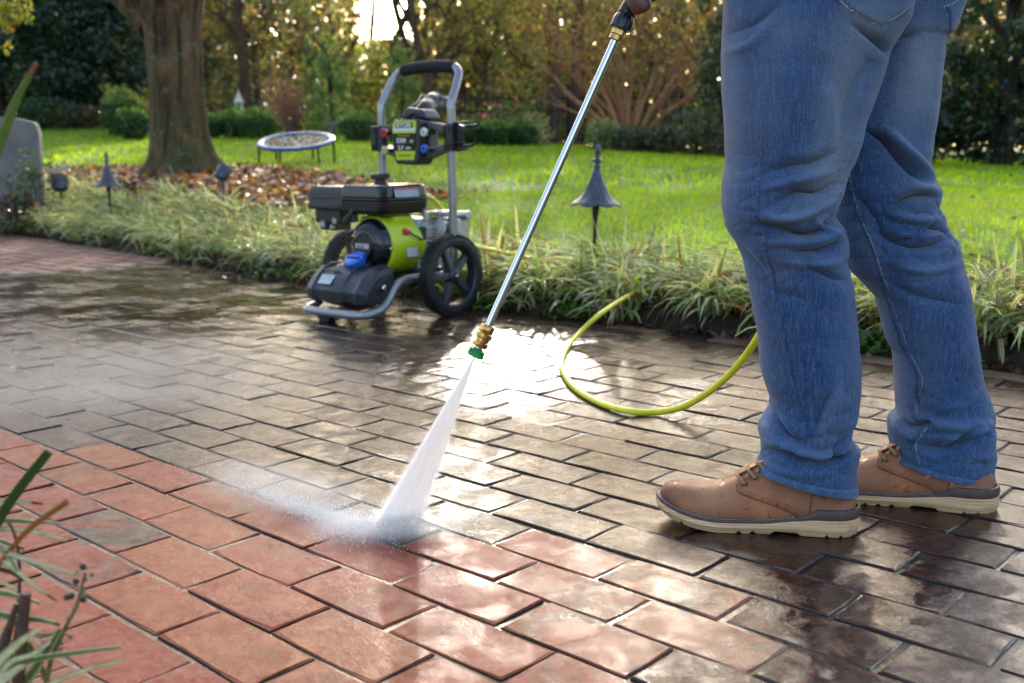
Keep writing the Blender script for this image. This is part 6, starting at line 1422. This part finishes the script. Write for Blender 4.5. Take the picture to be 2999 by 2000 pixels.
# ================================================================== FOREGROUND PLANT, bottom left
def fg():
    root = empty('strap_leaf_plant', (-.66, 1.02, 0), 0, 'variegated strap leaf plant with cut and dried blades in the bottom left corner', 'plant'); inv = Matrix.Translation((.66, -1.02, 0))
    t = NT('striped leaf'); a = t.n('Attribute'); a.attribute_name = 'col'; g = t.n('TexCoord').outputs['Object']; n = t.noise(1, 3, .6, t.mapping(g, (160, 160, 160)))
    cc = t.mix(t.ramp(n, .3, .7, 0, .35), a.outputs['Color'], (.10, .11, .03)); b = t.bsdf(cc, .38, 0, None, .5); tr = t.n('BsdfTranslucent'); t.l(cc, tr.inputs[0]); mx = t.n('MixShader'); mx.inputs[0].default_value = .35; t.l(b.outputs[0], mx.inputs[1]); t.l(tr.outputs[0], mx.inputs[2]); m = t.done(mx)
    def blade(name, pts, y, w0, w1, cm, ce, tip=None, yend=None, th=False):
        q = spline([(a_, b_, 0) for a_, b_ in pts], 7); N = len(q); V, C = [], []; w0, w1 = (w0*1.9, w1*1.9) if w0 < 20 else (w0, w1)
        P3 = [dat(p.x, p.y, y+((yend-y)*i/(N-1) if yend else 0)) for i, p in enumerate(q)]
        for i, p in enumerate(P3):
            tg_ = (P3[min(N-1, i+1)]-P3[max(0, i-1)]).normalized(); s = i/(N-1); wd_ = (w0*(1-s)+w1*s)*DP/F*p.y*.5; view = (p-Vector((0, 0, CAMH))).normalized(); sd_ = tg_.cross((view+Vector((.25, 0, .35))).normalized()).normalized()
            fold = view.cross(tg_).cross(tg_).normalized()
            tc = np.array(tip[0]) if tip and s > tip[1] else None
            for k in (-1, -.4, .4, 1):
                V.append(tuple(p+sd_*wd_*k+view*(.25*wd_*(1-abs(k))))); col = np.array(ce if abs(k) == 1 else cm); col = tc if tc is not None else col; C.append(col)
        Q = [(i*4+k, i*4+k+1, (i+1)*4+k+1, (i+1)*4+k) for i in range(N-1) for k in range(3)]
        o = npmesh(name, V, Q, m, None, np.array(C), True); sm = o.modifiers.new('t', 'SOLIDIFY'); sm.thickness = .0006; o.parent = root; o.matrix_parent_inverse = inv
    G1, G2, CR, OR, BR = (.16, .26, .06), (.035, .10, .02), (.80, .80, .52), (.42, .17, .035), (.09, .04, .025)
    f = lambda P_: [(.4001*a_, 940.7+.4001*b_) for a_, b_ in P_]
    blade('leaf', [(-70, 480), (-20, 370), (10, 300), (45, 215), (85, 143)], .92, 36, 9, (.15, .24, .035), (.20, .30, .06), ((.30, .13, .06), .86))
    blade('leaf', [(-60, 1290), (0, 1187), (55, 1108), (113, 1036)], 1.02, 27, 21, G2, (.05, .13, .03))
    blade('leaf', [(-40, 1350), (10, 1280), (70, 1212), (157, 1150)], 1.0, 6, 8, OR, OR)
    for pts, y, w_, cm, ce, tip in ((f([(-60, 545), (50, 533), (140, 528), (245, 540)]), 1.06, 8, CR, G1, ((.25, .05, .03), .8)), (f([(-60, 640), (80, 634), (200, 644), (345, 651)]), 1.05, 8, G1, CR, None), (f([(-40, 683), (80, 684), (220, 705), (385, 748)]), 1.03, 9, CR, G1, None),
        (f([(-80, 770), (60, 828), (250, 890), (437, 945)]), 1.0, 10, CR, (.4, .42, .2), None), (f([(-60, 740), (40, 765), (140, 800)]), 1.08, 9, G1, CR, ((.25, .1, .05), .7)), (f([(20, 860), (110, 935), (200, 1010), (325, 1096)]), 1.0, 9, CR, (.42, .42, .2), ((.3, .16, .08), .85)),
        (f([(-60, 1040), (60, 1060), (150, 1085), (230, 1112)]), 1.0, 9, G1, CR, None), (f([(-40, 1170), (120, 1195), (240, 1208), (345, 1235)]), .98, 12, G1, CR, ((.2, .1, .06), .88)), (f([(-50, 1490), (40, 1400), (130, 1320), (225, 1262)]), .93, 16, CR, (.42, .45, .2), None),
        (f([(60, 1480), (200, 1432), (420, 1395), (690, 1362)]), .95, 12, G1, CR, None), (f([(200, 1620), (330, 1555), (500, 1490), (700, 1437)]), .96, 10, CR, G1, None), (f([(110, 1600), (190, 1500), (270, 1380), (350, 1255)]), .97, 18, (.12, .2, .05), CR, None),
        (f([(-30, 1560), (60, 1450), (190, 1400), (290, 1330)]), .92, 12, CR, G1, None), (f([(150, 1340), (220, 1450), (290, 1580)]), .99, 12, G1, (.2, .26, .08), None), (f([(-50, 760), (20, 800), (60, 850), (100, 930)]), 1.0, 22, (.35, .38, .18), CR, None), (f([(-60, 900), (60, 930), (110, 960), (180, 995)]), 1.04, 8, BR, (.25, .1, .05), None),
        (f([(-60, 1300), (40, 1255), (150, 1180)]), 1.05, 7, CR, G1, None), (f([(-40, 1600), (80, 1500), (140, 1470)]), .9, 14, CR, CR, None), (f([(60, 1330), (200, 1290), (400, 1290)]), 1.02, 6, G1, CR, None), (f([(-40, 990), (60, 1010), (200, 1100)]), 1.06, 6, CR, G1, None)):
        blade('leaf', pts, y, w_, w_*.35, cm, ce, tip)
    def stem(name, pts, y, r0, r1, mat):
        q = [dat(p.x, p.y, y) for p in spline([(a_, b_, 0) for a_, b_ in pts], 6)]; n = len(q); o = MB().tube(q, [r0+(r1-r0)*i/(n-1) for i in range(n)], 8).build(name, mat, None, smooth=True); o.parent = root; o.matrix_parent_inverse = inv; return q
    mbr = simple('dead brown stem', (.09, .045, .03), .6, 0, .4, 60, .4, 300, .001); mgr = simple('seed stalk', (.15, .14, .05), .6, 0, .4, 80, .4, 300, .001)
    stem('dead_stem', f([(20, 1700), (60, 1450), (100, 1200), (112, 900), (85, 720), (45, 640)]), 1.02, .0022, .0015, mbr)
    stem('cut_stub', f([(90, 1700), (115, 1450), (130, 1250), (148, 1050)]), .97, .0065, .0055, mbr); stem('dead_stem', f([(-30, 1480), (40, 1290), (95, 1110)]), .98, .008, .002, mbr)
    q = stem('seed_stalk', f([(240, 1700), (290, 1450), (370, 1260), (440, 1120), (490, 930)]), .98, .0028, .0016, mgr)
    mb = MB()
    for k in range(34):
        i = random.randint(4, len(q)-1); p = q[i]+Vector((random.gauss(0, .0035), random.gauss(0, .003), random.gauss(0, .004))); r = random.uniform(.0012, .0028); mb.lathe([(r*.5, -r*.85), (r, 0), (r*.5, r*.85)], 6, p)
    o = mb.build('seed_pods', mgr, None, smooth=True); o.parent = root; o.matrix_parent_inverse = inv
    mb = MB()
    for a_, b_ in f([(435, 985), (410, 1068), (476, 900), (478, 1088), (385, 1075)]): p = dat(a_, b_, .98); r = .0033; mb.lathe([(r*.3, -r), (r*.9, -r*.5), (r, 0), (r*.9, r*.5), (r*.3, r)], 10, p)
    o = mb.build('berries', simple('dark berry', (.02, .018, .01), .3), None, smooth=True); o.parent = root; o.matrix_parent_inverse = inv
fg()
def stray():
    for (sx, sy, s, c, lb) in ((51, 1078, .05, (.34, .15, .07), 'curled tan leaf lying on the wet bricks at the left edge'), (2080, 1128, .012, (.10, .035, .015), 'tiny dark leaf scrap on the bricks right of the hose'), (1163, 903, .03, (.20, .09, .05), 'brown leaf on the bricks by the washer')):
        p = gp(sx, sy, .006); n = 1; V = [(-.5, 0, .05), (-.2, .25, .1), (.2, .22, .14), (.5, 0, .0), (.2, -.22, .16), (-.2, -.25, .08), (0, 0, .0)]
        V = [(a*s, b*s, max(0, q)*s) for a, b, q in V]; me = bpy.data.meshes.new('fallen_leaf'); me.from_pydata(V, [], [(0, 1, 6), (1, 2, 6), (2, 3, 6), (3, 4, 6), (4, 5, 6), (5, 0, 6)]); o = link('fallen_leaf', me, simple('leaf %.2f' % c[0], c, .4)); o.location = p; o.rotation_euler = (.1, .1, sx); tag(o, lb, 'leaf')
stray()
